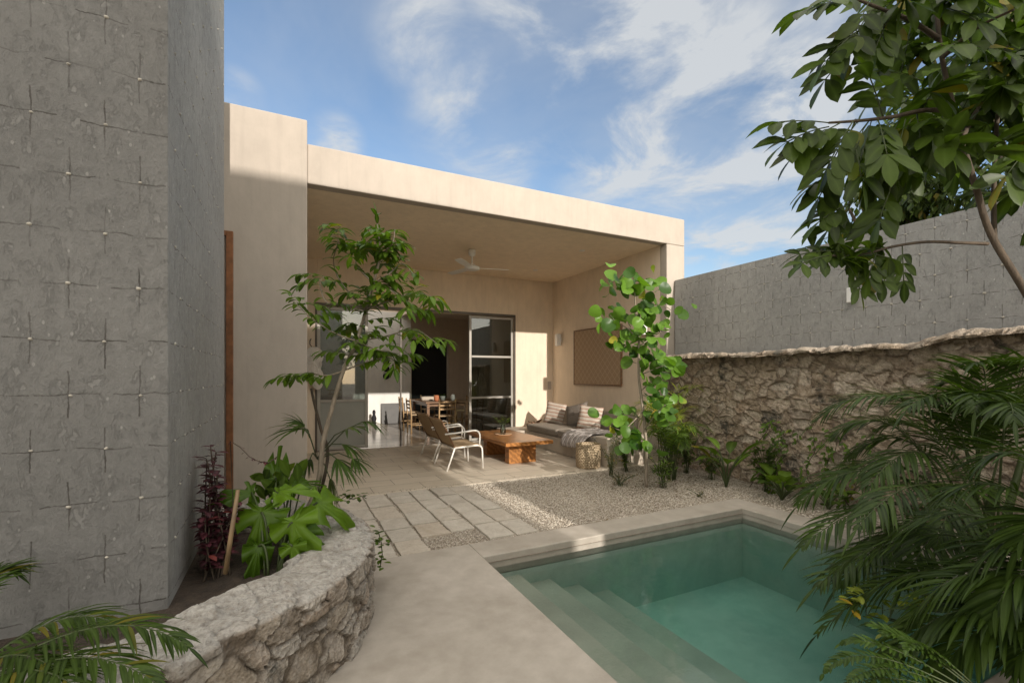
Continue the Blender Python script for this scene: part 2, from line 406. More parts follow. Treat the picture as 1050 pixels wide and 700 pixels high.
def gravelm():
    t=NT('gravel_bed'); d=t.voro(75,'F1','Distance'); c=t.voro(75,'F1','Color'); s=t.n.new('ShaderNodeSeparateColor'); t.l.new(c,s.inputs[0])
    col=t.ramp(s.outputs[0],[(0,(.32,.27,.21)),(.4,(.48,.42,.34)),(.8,(.60,.54,.45)),(1,(.68,.63,.55))])
    col=t.mix(t.ramp(d,[(.35,0),(.75,.8)]),col,(.16,.13,.10)); big=t.noise(1.5,5,.7)
    col=t.mix(t.ramp(big,[(.45,0),(.7,.35)]),col,(.24,.19,.14))
    t.set('Base Color',col); t.set('Roughness',.9); t.bump(t.math('SUBTRACT',1,d),1,.012); return t.mat
M['gravel']=gravelm()
def pebm():
    t=NT('gravel_pebbles'); s=t.n.new('ShaderNodeSeparateColor'); t.l.new(t.attr('var'),s.inputs[0])
    t.set('Base Color',t.ramp(s.outputs[0],[(0,(.30,.25,.19)),(.3,(.48,.42,.34)),(.8,(.62,.56,.47)),(1,(.72,.67,.59))])); t.set('Roughness',.9); return t.mat
M['pebble']=pebm()
M['soil']=simple('dark_soil',(.05,.036,.025),.95,0,.4,20,.9,60,.02)
def earth():
    t=NT('garden_earth'); n=t.noise(4,7,.7); f=t.noise(60,5,.8)
    c=t.ramp(n,[(.3,(.16,.125,.09)),(.7,(.30,.25,.195))]); c=t.mix(.5,c,t.ramp(f,[(.3,(.09,.07,.05)),(.7,(.38,.33,.27))]))
    t.set('Base Color',c); t.set('Roughness',.95); t.bump(f,.8,.02); return t.mat
M['earth']=earth()
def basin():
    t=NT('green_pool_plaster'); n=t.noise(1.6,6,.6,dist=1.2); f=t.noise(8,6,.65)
    c=t.ramp(n,[(.3,(.34,.42,.38)),(.7,(.58,.65,.58))]); c=t.mix(.35,c,t.ramp(f,[(.35,(.42,.50,.42)),(.65,(.68,.75,.66))]))  # broad pale patches in the plaster stand in for rippling light
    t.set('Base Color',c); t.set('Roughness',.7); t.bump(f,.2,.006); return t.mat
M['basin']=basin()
M['step']=simple('grey_step_plaster',(.34,.33,.275),.7,0,.18,2.5,.2,30)
def water():
    t=NT('pool_water'); t.n.remove(t.b)
    tr=t.n.new('ShaderNodeBsdfTransparent'); tr.inputs[0].default_value=(.94,.985,.97,1)
    gl=t.n.new('ShaderNodeBsdfGlossy'); gl.inputs['Roughness'].default_value=.015
    fr=t.n.new('ShaderNodeFresnel'); fr.inputs[0].default_value=1.33
    n1=t.noise(4.5,4,.55,vec=t.map((1,1.6,1)),dist=.6); n2=t.noise(14,2,.5)
    bp=t.n.new('ShaderNodeBump'); bp.inputs['Strength'].default_value=.35; bp.inputs['Distance'].default_value=.007
    t.l.new(t.math('ADD',n1,t.math('MULTIPLY',n2,.15)),bp.inputs['Height']); t.l.new(bp.outputs[0],gl.inputs['Normal']); t.l.new(bp.outputs[0],fr.inputs['Normal'])
    mx=t.n.new('ShaderNodeMixShader'); t.l.new(fr.outputs[0],mx.inputs[0]); t.l.new(tr.outputs[0],mx.inputs[1]); t.l.new(gl.outputs[0],mx.inputs[2])
    t.l.new(mx.outputs[0],t.out.inputs[0])
    va=t.n.new('ShaderNodeVolumeAbsorption'); va.inputs['Color'].default_value=(.12,.74,.64,1); va.inputs['Density'].default_value=.66
    vs_=t.n.new('ShaderNodeVolumeScatter'); vs_.inputs['Color'].default_value=(.30,.95,.80,1); vs_.inputs['Density'].default_value=.24; vs_.inputs['Anisotropy'].default_value=.2
    ad=t.n.new('ShaderNodeAddShader'); t.l.new(va.outputs[0],ad.inputs[0]); t.l.new(vs_.outputs[0],ad.inputs[1])
    t.l.new(ad.outputs[0],t.out.inputs['Volume']); return t.mat
M['water']=water()
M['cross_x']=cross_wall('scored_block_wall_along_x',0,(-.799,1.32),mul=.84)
M['cross_y']=cross_wall('scored_block_wall_along_y_lit',1,(2.52,1.32),mul=1.35)  # side face toned lighter than the front, standing in for light on it
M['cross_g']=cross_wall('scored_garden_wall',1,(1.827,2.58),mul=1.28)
M['pebw']=simple('tie_hole_pebble',(.46,.43,.37),.85,0,.3,20)
# ================================================================== GROUND / POOL / PAVING
b=MB()   # one earth sheet with a hole where the pool is sunk
X0,X1,Y0,Y1=1.33,4.19,.93,3.19
for x0,x1,y0,y1 in ((-60,X0,-60,60),(X1,60,-60,60),(X0,X1,-60,Y0),(X0,X1,Y1,60)):
    b.add([(x0,y0,-.012),(x1,y0,-.012),(x1,y1,-.012),(x0,y1,-.012)],[(0,1,2,3)])
struct(b,'ground',M['earth'])
WZ=-.06
b=MB()   # basin: walls, steps, floor
px0,px1,py0,py1=1.325,4.195,.92,3.2; FZ=-.66
def quad(b,*p,mi=0): b.add(p,[(0,1,2,3)],mi)
st=[(1.325,-.06),(1.63,-.145),(1.91,-.235),(2.19,-.335),(2.49,-.44)]
ZS=[-.145,-.235,-.335,-.44]
b.box(px0-.2,px1+.2,py1,py1+.2,-1.0,-.117); b.box(px0-.2,px1+.2,py0-.2,py0,-1.0,-.117)
b.box(px1,px1+.2,py0,py1,-1.0,-.117); b.box(px0-.2,px0,py0,py1,-1.0,-.117)
b.box(px0-.2,px1+.2,py0-.2,py1+.2,-1.1,FZ)
xs=[1.325,1.63,1.91,2.19,2.49]
for i in range(4):
    b.box(xs[i],xs[i+1],py0+.001,py1-.001,FZ+.001,ZS[i],1)
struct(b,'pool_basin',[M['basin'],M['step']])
b=MB(); e=.01
b.box(px0-e,px1+e,py0-e,py1+e,FZ-.02,WZ)
struct(b,'pool_water',M['water'])
b=MB()   # cast concrete deck and coping, one slab with a rectangular opening
T=.04
def slab(x0,x1,y0,y1): b.box(x0,x1,y0,y1,-.115,T)
# build as grid ring with welded outline: outer polygon then extruded pieces
slab(-3.2,1.325,-3,3.5); slab(1.3253,4.195,3.2,3.5); slab(4.1953,4.49,.6,3.5); slab(1.3253,4.195,.6,.92)
struct(b,'pool_deck',M['deck'],bevel=.008)
# gravel beds
b=MB()
def sheet(b,x0,x1,y0,y1,z,n,amp,sc,mi=0):
    nx=max(1,int((x1-x0)/n)); ny=max(1,int((y1-y0)/n)); vs=[];fs=[]
    for i in range(nx+1):
        for j in range(ny+1):
            x=x0+(x1-x0)*i/nx; y=y0+(y1-y0)*j/ny
            vs.append((x,y,z+noise.noise(V((x*sc,y*sc,1.3)))*amp))
    for i in range(nx):
        for j in range(ny):
            a=i*(ny+1)+j; fs.append((a,a+ny+1,a+ny+2,a+1))
    b.add(vs,fs,mi,sm=True)
sheet(b,-.47,5.45,3.5,5.52,.004,.06,.01,3)
sheet(b,4.49,5.45,-1,3.5,.004,.06,.012,3)
struct(b,'gravel_bed',M['gravel'])
# loose pebbles lying on the gravel (uncountable)
b=MB(); rg=random.Random(3)
def pebble(x,y,z,s):
    a=rg.random()*6.28; ca,sa=math.cos(a),math.sin(a); vs=[]
    sx,sy,sz=s*rg.uniform(.8,1.3),s*rg.uniform(.6,1),s*rg.uniform(.4,.75)
    for p in ((1,0,0),(0,1,0),(-1,0,0),(0,-1,0),(0,0,1),(0,0,-1)):
        q=(p[0]*sx,p[1]*sy,p[2]*sz); vs.append((x+q[0]*ca-q[1]*sa,y+q[0]*sa+q[1]*ca,z+q[2]))
    b.add(vs,[(0,1,4),(1,2,4),(2,3,4),(3,0,4),(1,0,5),(2,1,5),(3,2,5),(0,3,5)],0,(rg.random(),0,0,1))
for i in range(24000):
    x=rg.uniform(2.0,5.3); y=rg.uniform(3.52,5.5)-.06*math.sin(x*2); pebble(x,y,.012,rg.uniform(.004,.0095))
for i in range(2500):
    pebble(rg.uniform(4.5,5.3),rg.uniform(1.5,3.5),.012,rg.uniform(.005,.013))
for i in range(5000):
    pebble(rg.uniform(.35,2.05),rg.uniform(3.52,5.5),.008,rg.uniform(.004,.010))
for i in range(500):   # strays on the edge of deck and patio
    x=rg.uniform(.6,4.2); pebble(x,5.5+abs(rg.gauss(0,.06)),.022,rg.uniform(.004,.008))
tag(b.build('gravel_pebbles',M['pebble']),'pale crushed limestone pebbles spread between the pool coping and the covered patio','gravel',kind='stuff')
# irregular pavers
b=MB(); rg=random.Random(11)
def pav(x0,x1,y0,y1):
    z1=.022+rg.uniform(-.005,.005); c=(rg.random(),0,0,1)
    x0+=rg.uniform(.002,.007);x1-=rg.uniform(.002,.007);y0+=rg.uniform(.006,.016);y1-=rg.uniform(.006,.016)
    j=lambda s=.008:rg.uniform(-s,s)
    c4=[(x0+j(),y0+j()),(x1+j(),y0+j()),(x1+j(),y1+j()),(x0+j(),y1+j())]
    vs=[];N=5
    ring=[]
    for k in range(4):
        a=c4[k];d=c4[(k+1)%4]
        for q in range(N):
            t=q/N; ring.append((a[0]+(d[0]-a[0])*t+j(.003),a[1]+(d[1]-a[1])*t+j(.003)))
    n=len(ring); cx=sum(p[0] for p in ring)/n; cy=sum(p[1] for p in ring)/n
    vs=[(p[0],p[1],-.005) for p in ring]+[(p[0],p[1],z1-.004) for p in ring]+[(cx+(p[0]-cx)*.975,cy+(p[1]-cy)*.975,z1) for p in ring]
    fs=[]
    for k in range(n):
        fs.append((k,(k+1)%n,n+(k+1)%n,n+k)); fs.append((n+k,n+(k+1)%n,2*n+(k+1)%n,2*n+k))
    fs.append(tuple(2*n+k for k in range(n)))
    b.add(vs,fs,0,c)
for (cx0,cx1,rows) in ((.20,.50,[3.95,4.3,4.75,5.1,5.48]),(.51,.775,[3.52,3.86,4.22,4.55,4.95,5.48]),(.785,1.03,[3.52,3.84,4.17,4.5,4.95,5.2,5.48]),
                     (1.045,1.30,[3.86,4.22,4.62,5.0,5.3,5.48]),(1.31,1.54,[3.9,4.22,4.62,5.0,5.3,5.48]),
                     (1.555,1.79,[3.58,3.98,4.4,4.72,5.1,5.48]),(1.80,2.02,[3.58,3.98,4.36,4.72,5.12,5.48])):
    for y0,y1 in zip(rows,rows[1:]):
        pav(cx0,cx1,y0,y1)
struct(b,'paver_path',M['paver'])
b=MB(); b.box(.1,4.32,5.5,8.97,-.05,.016); b.box(4.32,5.5,5.5,8.97,-.05,.014)
struct(b,'patio_floor',M['tiles'],bevel=.006)
# ================================================================== HOUSE
house=empty('courtyard_house',(2.8,5.47,0),0,'single-storey cream stucco house with a deep covered patio and tall square side block','house')
def hp(mb,name,mats,bevel=0,label=None):
    for i,p in enumerate(mb.v): mb.v[i]=(p[0]-2.8,p[1]-5.47,p[2])
    o=mb.build(name,mats,house,bevel)
    if label: o['label']=label
    return o
def hshift(o): return o
b=MB(); b.box(-5,.207,5.42,14,-.1,4.14); hp(b,'side_block',M['stucco'],.012)
b=MB(); b.box(.209,5.79,5.47,5.62,3.48,3.91); b.box(5.41,5.79,5.47,5.62,-.1,3.478); hp(b,'fascia_frame',M['stucco'],.012)
b=MB(); b.box(.209,5.788,5.622,12.0,3.483,3.86); b.box(.209,.7,12.0,13.9,3.483,3.86); b.box(3.0,5.788,12.0,13.9,3.483,3.86); b.box(.7,3.0,13.39,13.9,3.483,3.86); hp(b,'roof',M['ceil'])  # unseen roof opening added to bring skylight onto the room's back wall
b=MB(); b.box(5.413,5.78,5.622,13.9,-.1,3.482); hp(b,'side_wall',M['stucco_in'])
b=MB()
b.box(.209,.50,8.95,9.15,-.1,3.482); b.box(4.44,5.43,8.95,9.15,-.1,3.482); b.box(.502,4.438,8.95,9.15,2.66,3.482)
hp(b,'back_wall',M['stucco_in'],.004)
b=MB(); b.box(.209,5.43,9.152,13.4,-.05,.03); b.box(.5,4.44,8.93,9.15,-.04,.028)
hp(b,'room_floor',M['ifloor'])
b=MB(); b.box(.209,3.30,13.4,13.6,0,3.48); b.box(4.43,5.43,13.4,13.6,0,3.48); b.box(3.302,4.428,13.4,13.6,2.45,3.48)
hp(b,'room_back_wall',M['room'])
b=MB(); b.box(.6,3.27,13.36,13.398,0.03,3.2); hp(b,'room_wall_panel',M['white_room'])
b=MB(); b.box(3.2,4.6,13.61,14.9,0,2.6); hp(b,'doorway_dark_fill',M['black'])  # solid black box stands in for the unlit space beyond the doorway
b=MB(); b.box(.209,5.43,9.152,12.0,3.1,3.2); b.box(.209,.7,12.0,13.4,3.1,3.2); b.box(3.0,5.43,12.0,13.4,3.1,3.2); hp(b,'room_ceiling',M['room'])
# steel front: fixed window at left
def pane_frame(x0,x1,z0,z1,y,trans,mats,w=.05,name='window',glassmats=None,d=.05):
    root=MB()
    root.box(x0,x0+w,y,y+d,z0,z1); root.box(x1-w,x1,y,y+d,z0,z1)
    root.box(x0+w+.001,x1-w-.001,y,y+d,z1-w,z1); root.box(x0+w+.001,x1-w-.001,y,y+d,z0,z0+w)
    for t in trans: root.box(x0+w+.001,x1-w-.001,y-.004,y+d+.004,t-.022,t+.022)
    f=hp(root,name,mats,.004)
    zz=[z0+w]+[q for t in trans for q in (t-.022,t+.022)]+[z1-w]
    for k in range(0,len(zz),2):
        g=MB(); g.box(x0+w,x1-w,y+.02,y+.028,zz[k],zz[k+1])
        for i,p in enumerate(g.v): g.v[i]=(p[0]-2.8,p[1]-5.47,p[2])
        o=g.build('pane',(glassmats or [M['glass']]*9)[k//2],f); 
    return f
pane_frame(.505,1.39,.04,2.64,8.985,(.93,1.79),M['frame'],.055,'window_frame',[M['grey_pane'],M['glass'],M['glass']])
d=pane_frame(3.42,4.432,.035,2.64,8.985,(.93,1.79),M['frame'],.05,'glass_door')
h=MB(); h.tube([(3.445-2.8,8.95-5.47,.98),(3.445-2.8,8.945-5.47,1.0),(3.445-2.8,8.945-5.47,1.22),(3.445-2.8,8.95-5.47,1.24)],.012,8); h.build('handle',M['frame'],d)
b=MB(); b.box(4.434,4.468,8.93,8.95,.02,2.70); b.box(1.39,4.434,8.93,8.95,2.655,2.70); b.box(.47,1.39,8.93,8.95,2.655,2.70); b.box(.47,.503,8.93,8.95,.02,2.655)
hp(b,'opening_frame',M['dark_frame'],.003)
b=MB(); b.box(1.995,2.02,8.99,9.03,.03,2.655); hp(b,'door_stile',M['dark_frame'])
b=MB()
for (u,v) in ((597,257),(549,277)):
    r=(u-525)/F; t=(3.48-CH)*F/(HZ-v); b.lathe([(0,0),(.045,0),(.05,.006)],(t*(SN+CS*r),t*(CS-SN*r),3.476),16); 
    hp(b,'ceiling_downlight',M['white_pl']); b=MB()
b=MB(); b.box(5.28,5.37,8.94,8.949,1.08,1.26); hp(b,'wall_socket',M['stucco'],.003)
# rusty door at the end of the side passage
dr=empty('rusty_steel_door',(-.8,5.42,0),0,'narrow rusty steel door in the side block behind the grey wall','door')
b=MB(); b.box(-.62,-.02,-.02,-.001,0,2.80); b.build('door_leaf',M['corten_d'],dr,.003)
b=MB(); b.box(.265,.325,-.045,-.001,0,2.84); b.box(-.7,.264,-.045,-.001,2.79,2.84); b.build('door_frame',M['corten'],dr,.004)
# black discs on room wall
for i,(u,v) in enumerate(((396,370),(396,378),(396,385.5))):
    b=MB(); r=(u-525)/F; t=13.34/(CS-SN*r); x=t*(SN+CS*r); z=CH+(HZ-v)/F*t
    b.lathe([(0,-.012),(.088,-.012),(.092,0),(.088,.012),(0,.012)],(0,0,0),20)
    o=b.build('wall_disc',M['black']); o.location=(x,13.335,z); o.rotation_euler=(R(90),0,0)
    tag(o,('topmost','middle','lowest')[i]+' of three round black discs hung in a column on the pale room wall','wall decoration','black discs on the room wall')
# ---------------- foreground grey block building (left) and garden wall (right)
def lattice(dx,dz,p,h0,h1,z0,z1):
    out=[]
    for k in (0,1):
        i0=int((h0-p[0])/(2*dx))-3
        for i in range(i0,i0+int((h1-h0)/(2*dx))+7):
            for j in range(-12,16):
                h=p[0]+k*dx+i*2*dx; z=p[1]+k*dz+j*2*dz
                if h0+.04<h<h1-.03 and z0+.03<z<z1-.03: out.append((h,z))
    return out
rg=random.Random(5)
def lump(b,x,y,z,n,s,mi):
    """small irregular tie stone squeezed out of the wall"""
    vs=[];fs=[];K=7
    n=V(n); a=V((0,0,1)); c=n.cross(a)
    q=[(1.0,-.3),(.95,.25),(.6,.75)]
    for (rr,h) in q:
        for k in range(K):
            t=6.283*k/K; w=s*rr*rg.uniform(.75,1.25)
            vs.append(V((x,y,z))+c*math.cos(t)*w*1.15+a*math.sin(t)*w*.85+n*h*s*.8)
    vs.append(V((x,y,z))+n*s*.85)
    for r_ in range(2):
        for k in range(K): fs.append((r_*K+k,r_*K+(k+1)%K,(r_+1)*K+(k+1)%K,(r_+1)*K+k))
    for k in range(K): fs.append((2*K+k,2*K+(k+1)%K,3*K))
    b.add(vs,fs,mi,sm=True)
CXW=-.467; CYW=2.5
b=MB(); b.box(-4,CXW,CYW,4.56,0,5.6)
for h,z in lattice(.1165,.2265,(-.799,1.32),-2.2,CXW,.45,3.6):
    lump(b,h+rg.uniform(-.006,.006),CYW,z+rg.uniform(-.01,.01),(0,-1,0),rg.uniform(.006,.009),1)
for h,z in lattice(.1165,.2265,(2.52,1.32),CYW,4.56,.45,5.5):
    lump(b,CXW,h,z,(1,0,0),rg.uniform(.006,.009),1)
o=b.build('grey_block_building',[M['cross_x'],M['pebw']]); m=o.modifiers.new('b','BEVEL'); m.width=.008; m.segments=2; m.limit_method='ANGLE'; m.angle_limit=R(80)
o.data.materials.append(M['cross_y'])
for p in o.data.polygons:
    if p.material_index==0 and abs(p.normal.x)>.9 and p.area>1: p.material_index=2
tag(o,'tall grey scored-plaster building in the left foreground with crosses and tie stones','building')
b=MB(); b.box(5.56,5.76,-4,5.45,0,2.905)
for h,z in lattice(.1165,.2265,(1.827,2.58),.5,5.4,1.8,2.86):
    lump(b,5.56,h,z,(-1,0,0),rg.uniform(.009,.013),1)
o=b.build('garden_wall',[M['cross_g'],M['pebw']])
tag(o,'long grey plastered block wall with scored crosses above the rubble stone wall','wall')
# ---------------- rubble masonry
def stonefn(p,sx,sz,seed,amp):
    q=V((p.x*sx,p.y*sx,p.z*sz))
    q+=noise.noise_vector(q*.5+V((seed,0,0)))*.45+noise.noise_vector(q*2.0+V((0,seed,0)))*.10
    d,pts=noise.voronoi(q)
    e=d[1]-d[0]; crack=min(1,max(0,(e-.03)/.09))
    c=pts[0]; cr=noise.cell(c*7.31+V((.5,.5,.5)))
    rv=noise.cell_vector(c*5.17+V((.3,.1,.7)))
    tilt=(q-c).dot(rv-V((.5,.5,.5)))*1.5
    fr=noise.fractal(p*14+V((seed,3,1)),.8,2.1,5)
    fr2=noise.fractal(p*5+V((seed,3,1)),.9,2.1,4)
    h=amp*(crack*(.35+.75*abs(cr)%1)+tilt*crack)+amp*.28*fr+amp*.35*fr2
    # small stones / chips in between
    d2,p2=noise.voronoi(q*2.7); e2=min(1,max(0,(d2[1]-d2[0])/.25))
    h+=amp*.30*(e2-.5)*(1 if abs(cr)%1>.45 else .2)
    return h,(abs(cr)%1),crack*(.55+.45*e2)
def sweep(name,path,prof,step,seed,amp,sx,sz,mats,topfn=None,endcaps=True,topamp=.55,tw=.8):
    """path: 2-D outline, prof(t)->(inward offset, z) list; displaced along the surface normal"""
    pts=[V((p[0],p[1],0)) for p in path]
    # resample path smoothly (Catmull-Rom)
    dense=[]
    for i in range(len(pts)-1):
        p0=pts[max(i-1,0)];p1=pts[i];p2=pts[i+1];p3=pts[min(i+2,len(pts)-1)]
        for k in range(12):
            t=k/12; dense.append(.5*((2*p1)+(-p0+p2)*t+(2*p0-5*p1+4*p2-p3)*t*t+(-p0+3*p1-3*p2+p3)*t**3))
    dense.append(pts[-1]); acc=[0]
    for a,c in zip(dense,dense[1:]): acc.append(acc[-1]+(c-a).length)
    n=int(acc[-1]/step); P2=[];j=0
    for i in range(n+1):
        s=acc[-1]*i/n
        while j<len(acc)-2 and acc[j+1]<s: j+=1
        t=(s-acc[j])/max(1e-9,acc[j+1]-acc[j]); P2.append(dense[j].lerp(dense[j+1],min(1,t)))
    nor=[]
    for i in range(len(P2)):
        a=P2[max(0,i-4)];c=P2[min(len(P2)-1,i+4)]; d=(c-a).normalized(); nor.append(V((-d.y,d.x,0)))
    pr=[V(p) for p in prof]; b=MB(); vs=[];cols=[];m=len(pr)
    for i,p in enumerate(P2):
        for k,q in enumerate(pr):
            a=pr[max(0,k-1)];c=pr[min(m-1,k+1)]; tg=(c-a).normalized()
            nl=V((-tg.y,tg.x)) # outward in (offset,z) plane: offset grows inward
            n3=(nor[i]*nl.x+V((0,0,1))*nl.y)
            base=p+nor[i]*q.x+V((0,0,q.y))
            hgt,cr,ck=stonefn(base,sx,sz,seed,amp)
            if n3.z>.6: hgt*=topamp
            tp=1.0 if n3.z>.6 else 0.0
            zoff=(topfn(base)*min(1,max(0,q.y-.1)*2.5)) if topfn else 0
            vs.append(base+n3*hgt+V((0,0,zoff))); cols.append((cr,ck,tp*tw,1))
    fs=[]
    for i in range(len(P2)-1):
        for k in range(m-1):
            a=i*m+k; fs.append((a,a+m,a+m+1,a+1))
    if endcaps:
        fs.append(tuple(range(m))[::1]); fs.append(tuple((len(P2)-1)*m+k for k in range(m))[::-1])
    b.v=[tuple(v) for v in vs]; b.c=cols; b.f=fs; b.m=[0]*len(fs); b.smooth=[False]*len(fs)
    return b.build(name,mats)
def profile(hh,depth,inner,step,r=.03):
    pr=[]; k=int((hh-r)/step)
    for i in range(k): pr.append((0,i*(hh-r)/k))
    for a in range(4): t=a/4*math.pi/2; pr.append((r-r*math.cos(t),hh-r+r*math.sin(t)))
    k=int((depth-2*r)/step)
    for i in range(k+1): pr.append((r+i*(depth-2*r)/k,hh))
    pr.append((depth-r*.3,hh-r*.4))
    k=max(1,int(inner/step))
    for i in range(k+1): pr.append((depth,hh-r-i*inner/k))
    return pr
ppath=[(-2.6,1.50),(-1.6,1.55),(-.9,1.64),(-.45,1.775),(-.18,1.925),(.04,2.10),(.24,2.31),(.38,2.54),(.445,2.80),(.44,3.1),(.385,3.4),(.28,3.63),(.1,3.80),(-.2,3.9),(-.46,3.92)]
# profile offset must point inwards (to the left of travel) -> nor = left normal
o=sweep('stone_planter',ppath,profile(.46,.36,.16,.011),.011,3,.024,7.5,10.5,M['stone'],topfn=lambda p:.03*noise.noise(p*2.2)+.02*noise.noise(p*6))
tag(o,'low curved planter wall of rough limestone rubble beside the pool deck','planter')
b=MB()
soilp=[(-2.6,1.8),(-.9,1.9),(-.3,2.15),(0,2.42),(.14,2.7),(.14,3.1),(.05,3.4),(-.1,3.6),(-.46,3.65),(-.46,2.4),(-.46,1.9)]
vs=[(-2.6,1.75,.36),(-.9,1.85,.36),(-.3,2.1,.37),(0.04,2.4,.37),(.18,2.7,.37),(.18,3.1,.37),(.09,3.45,.36),(-.1,3.66,.36),(-.47,3.7,.36),(-.47,2.5,.37),(-2.6,2.5,.36)]
b.add(vs,[tuple(range(len(vs)))]); struct(b,'planter_soil',M['soil'])
o=sweep('rubble_stone_wall',[(5.44,5.43),(5.43,4.5),(5.42,3.5),(5.43,2.5),(5.43,1.5),(5.42,.5),(5.43,-.6)][::-1],
        None or profile(1.69,.15,.02,.02,.03),.018,9,.033,5.2,8.4,M['stone2'],topamp=.5,tw=.15,topfn=lambda p:.03*noise.noise(p*1.1)+.02*noise.noise(p*9)+(.10 if p.y<2.25 else 0)*min(1,(2.25-p.y)*3))
tag(o,'long brown rubble limestone wall below the grey garden wall','wall')
# ================================================================== BEHIND THE CAMERA (casts the shadows seen)
b=MB(); b.box(-2.7,2.60,-13,-7,-.1,7.58); o=b.build('rear_house',M['far_house']); tag(o,'tall cream house across the courtyard behind the viewpoint','building')
b=MB(); b.box(2.72,9,-3.2,-3,-.1,2.80); o=b.build('rear_boundary_wall',M['far_house']); tag(o,'cream boundary wall at the rear of the courtyard','wall')
# ================================================================== FURNITURE
# built-in bench
bn=empty('built_in_bench',(4.9,7.3,0),0,'cream concrete bench built along the side wall of the covered patio','bench')
b=MB(); b.box(4.34-4.9,5.411-4.9,5.86-7.3,8.948-7.3,.014,.285); b.box(4.02-4.9,4.338-4.9,8.25-7.3,8.948-7.3,.014,.285)
b.build('seat_base',M['bench'],bn,.012)
b=MB(); b.box(4.31-4.9,5.411-4.9,5.56-7.3,5.858-7.3,-.02,.46); b.build('end_block',M['bench'],bn,.015)
def cushion(name,x0,x1,y0,y1,z0,z1,mat,label,cat,group=None,puff=.012,rot=None,seed=0,r=.04):
    b=MB(); cx,cy=(x0+x1)/2,(y0+y1)/2
    b.rbox(x0-cx,x1-cx,y0-cy,y1-cy,0,z1-z0,r,3,puff,grid=14,wob=.006,seed=seed)
    o=b.build(name,mat); o.location=(cx,cy,z0)
    if rot: o.rotation_euler=rot
    return tag(o,label,cat,group)
G='seat cushions on the built-in bench'
cushion('seat_cushion',4.35,5.15,7.06,8.22,.288,.43,M['cush'],'far grey-brown seat cushion on the bench below the striped pillow','cushion',G,seed=1)
cushion('seat_cushion',4.35,5.15,5.88,7.05,.288,.43,M['cush'],'near grey-brown seat cushion on the bench under the draped throw','cushion',G,seed=2)
G='back cushions on the built-in bench'
cushion('back_cushion',5.17,5.38,7.27,8.3,.29,.74,M['cush'],'far grey back cushion leaning on the side wall behind the striped pillow','cushion',G,.02,(0,R(6),0),3,.06)
cushion('back_cushion',5.17,5.38,6.1,7.25,.29,.74,M['cush'],'near grey back cushion leaning on the side wall','cushion',G,.02,(0,R(6),0),4,.06)
def pillow(name,c,w,h,t,rot,mat,label,cat,group=None,seed=0):
    b=MB(); n=14; vs=[];fs=[]
    for sg in (1,-1):
        base=len(vs)
        for i in range(n+1):
            for j in range(n+1):
                u=-1+2*i/n; v=-1+2*j/n
                th=t*.5*(max(0,(1-u**4))**.5)*(max(0,(1-v**4))**.5)+.002
                pin=1-.07*(u*u*(1-v*v)*1.0) ; pin2=1-.07*(v*v*(1-u*u))
                th*=1+.18*noise.noise(V((u*2+seed,v*2,seed)))
                vs.append((sg*th,u*w/2*(1-.06*(1-v*v)) ,v*h/2*(1-.06*(1-u*u))))
        for i in range(n):
            for j in range(n):
                a=base+i*(n+1)+j; f=(a,a+n+1,a+n+2,a+1); fs.append(f if sg>0 else f[::-1])
    b.add(vs,fs,sm=True); o=b.build(name,mat); o.location=c; o.rotation_euler=rot
    return tag(o,label,cat,group)
pillow('striped_pillow',(4.88,7.98,.63),.44,.44,.17,(R(8),R(12),R(34)),M['stripe'],'rust and cream striped pillow at the far end of the bench','pillow','striped pillows on the bench',1)
pillow('grey_pillow',(4.98,7.34,.63),.50,.46,.18,(R(-14),R(16),R(18)),M['cush2'],'plain dark grey pillow between the two striped pillows','pillow',None,2)
pillow('striped_pillow',(4.9,6.82,.63),.45,.44,.17,(R(6),R(12),R(36)),M['stripe'],'rust and cream striped pillow at the near end behind the round-leaved tree','pillow','striped pillows on the bench',3)
# draped throw
b=MB(); vs=[];fs=[];nu,nv=34,26
for i in range(nu+1):
    for j in range(nv+1):
        s=i/nu; w=(j/nv-.5)
        spread=.52+.16*math.sin(s*3)
        y=6.30+w*spread+.05*s
        if s<.55: x=4.86-.50*(s/.55); z=.448
        else:
            q=(s-.55)/.45; x=4.345-.03-.14*math.sin(q*2.0); z=.44-.24*q+.006
            if q<.12: x=4.36-.3*q; z=.447-.1*q
        z+=.030*abs(math.sin(w*15+s*2.2+math.sin(s*5)))*(1 if s<.55 else .5)
        x-=.028*abs(math.sin(w*17+s*1.5))*(1 if s>=.5 else 0)
        nn=noise.noise_vector(V((x*5,y*5,s*4)))
        vs.append((x+nn.x*.02,y+nn.y*.03,z+abs(nn.z)*.02))
for i in range(nu):
    for j in range(nv):
        a=i*(nv+1)+j; fs.append((a,a+1,a+nv+2,a+nv+1))
b.add(vs,fs,sm=True); o=b.build('draped_throw',M['throw']); mo=o.modifiers.new('s','SOLIDIFY'); mo.thickness=.012
tag(o,'grey fringed throw blanket draped over the front edge of the bench above the basket','blanket')
# basket
b=MB(); b.lathe([(0,.005),(.165,.005),(.178,.02),(.19,.16),(.183,.30),(.178,.345),(.170,.35),(.166,.34),(.168,.05),(0,.04)],(0,0,0),32)
rt=empty('woven_basket',(4.08,5.72,.016),0,'round woven straw basket on the patio in front of the bench end','basket')
b.build('basket_body',M['basketw'],rt)
b=MB(); b.tube([(.178*math.cos(k*.2618),.178*math.sin(k*.2618),.348) for k in range(25)],.011,6,cap=False); b.build('rim',M['basketw'],rt)
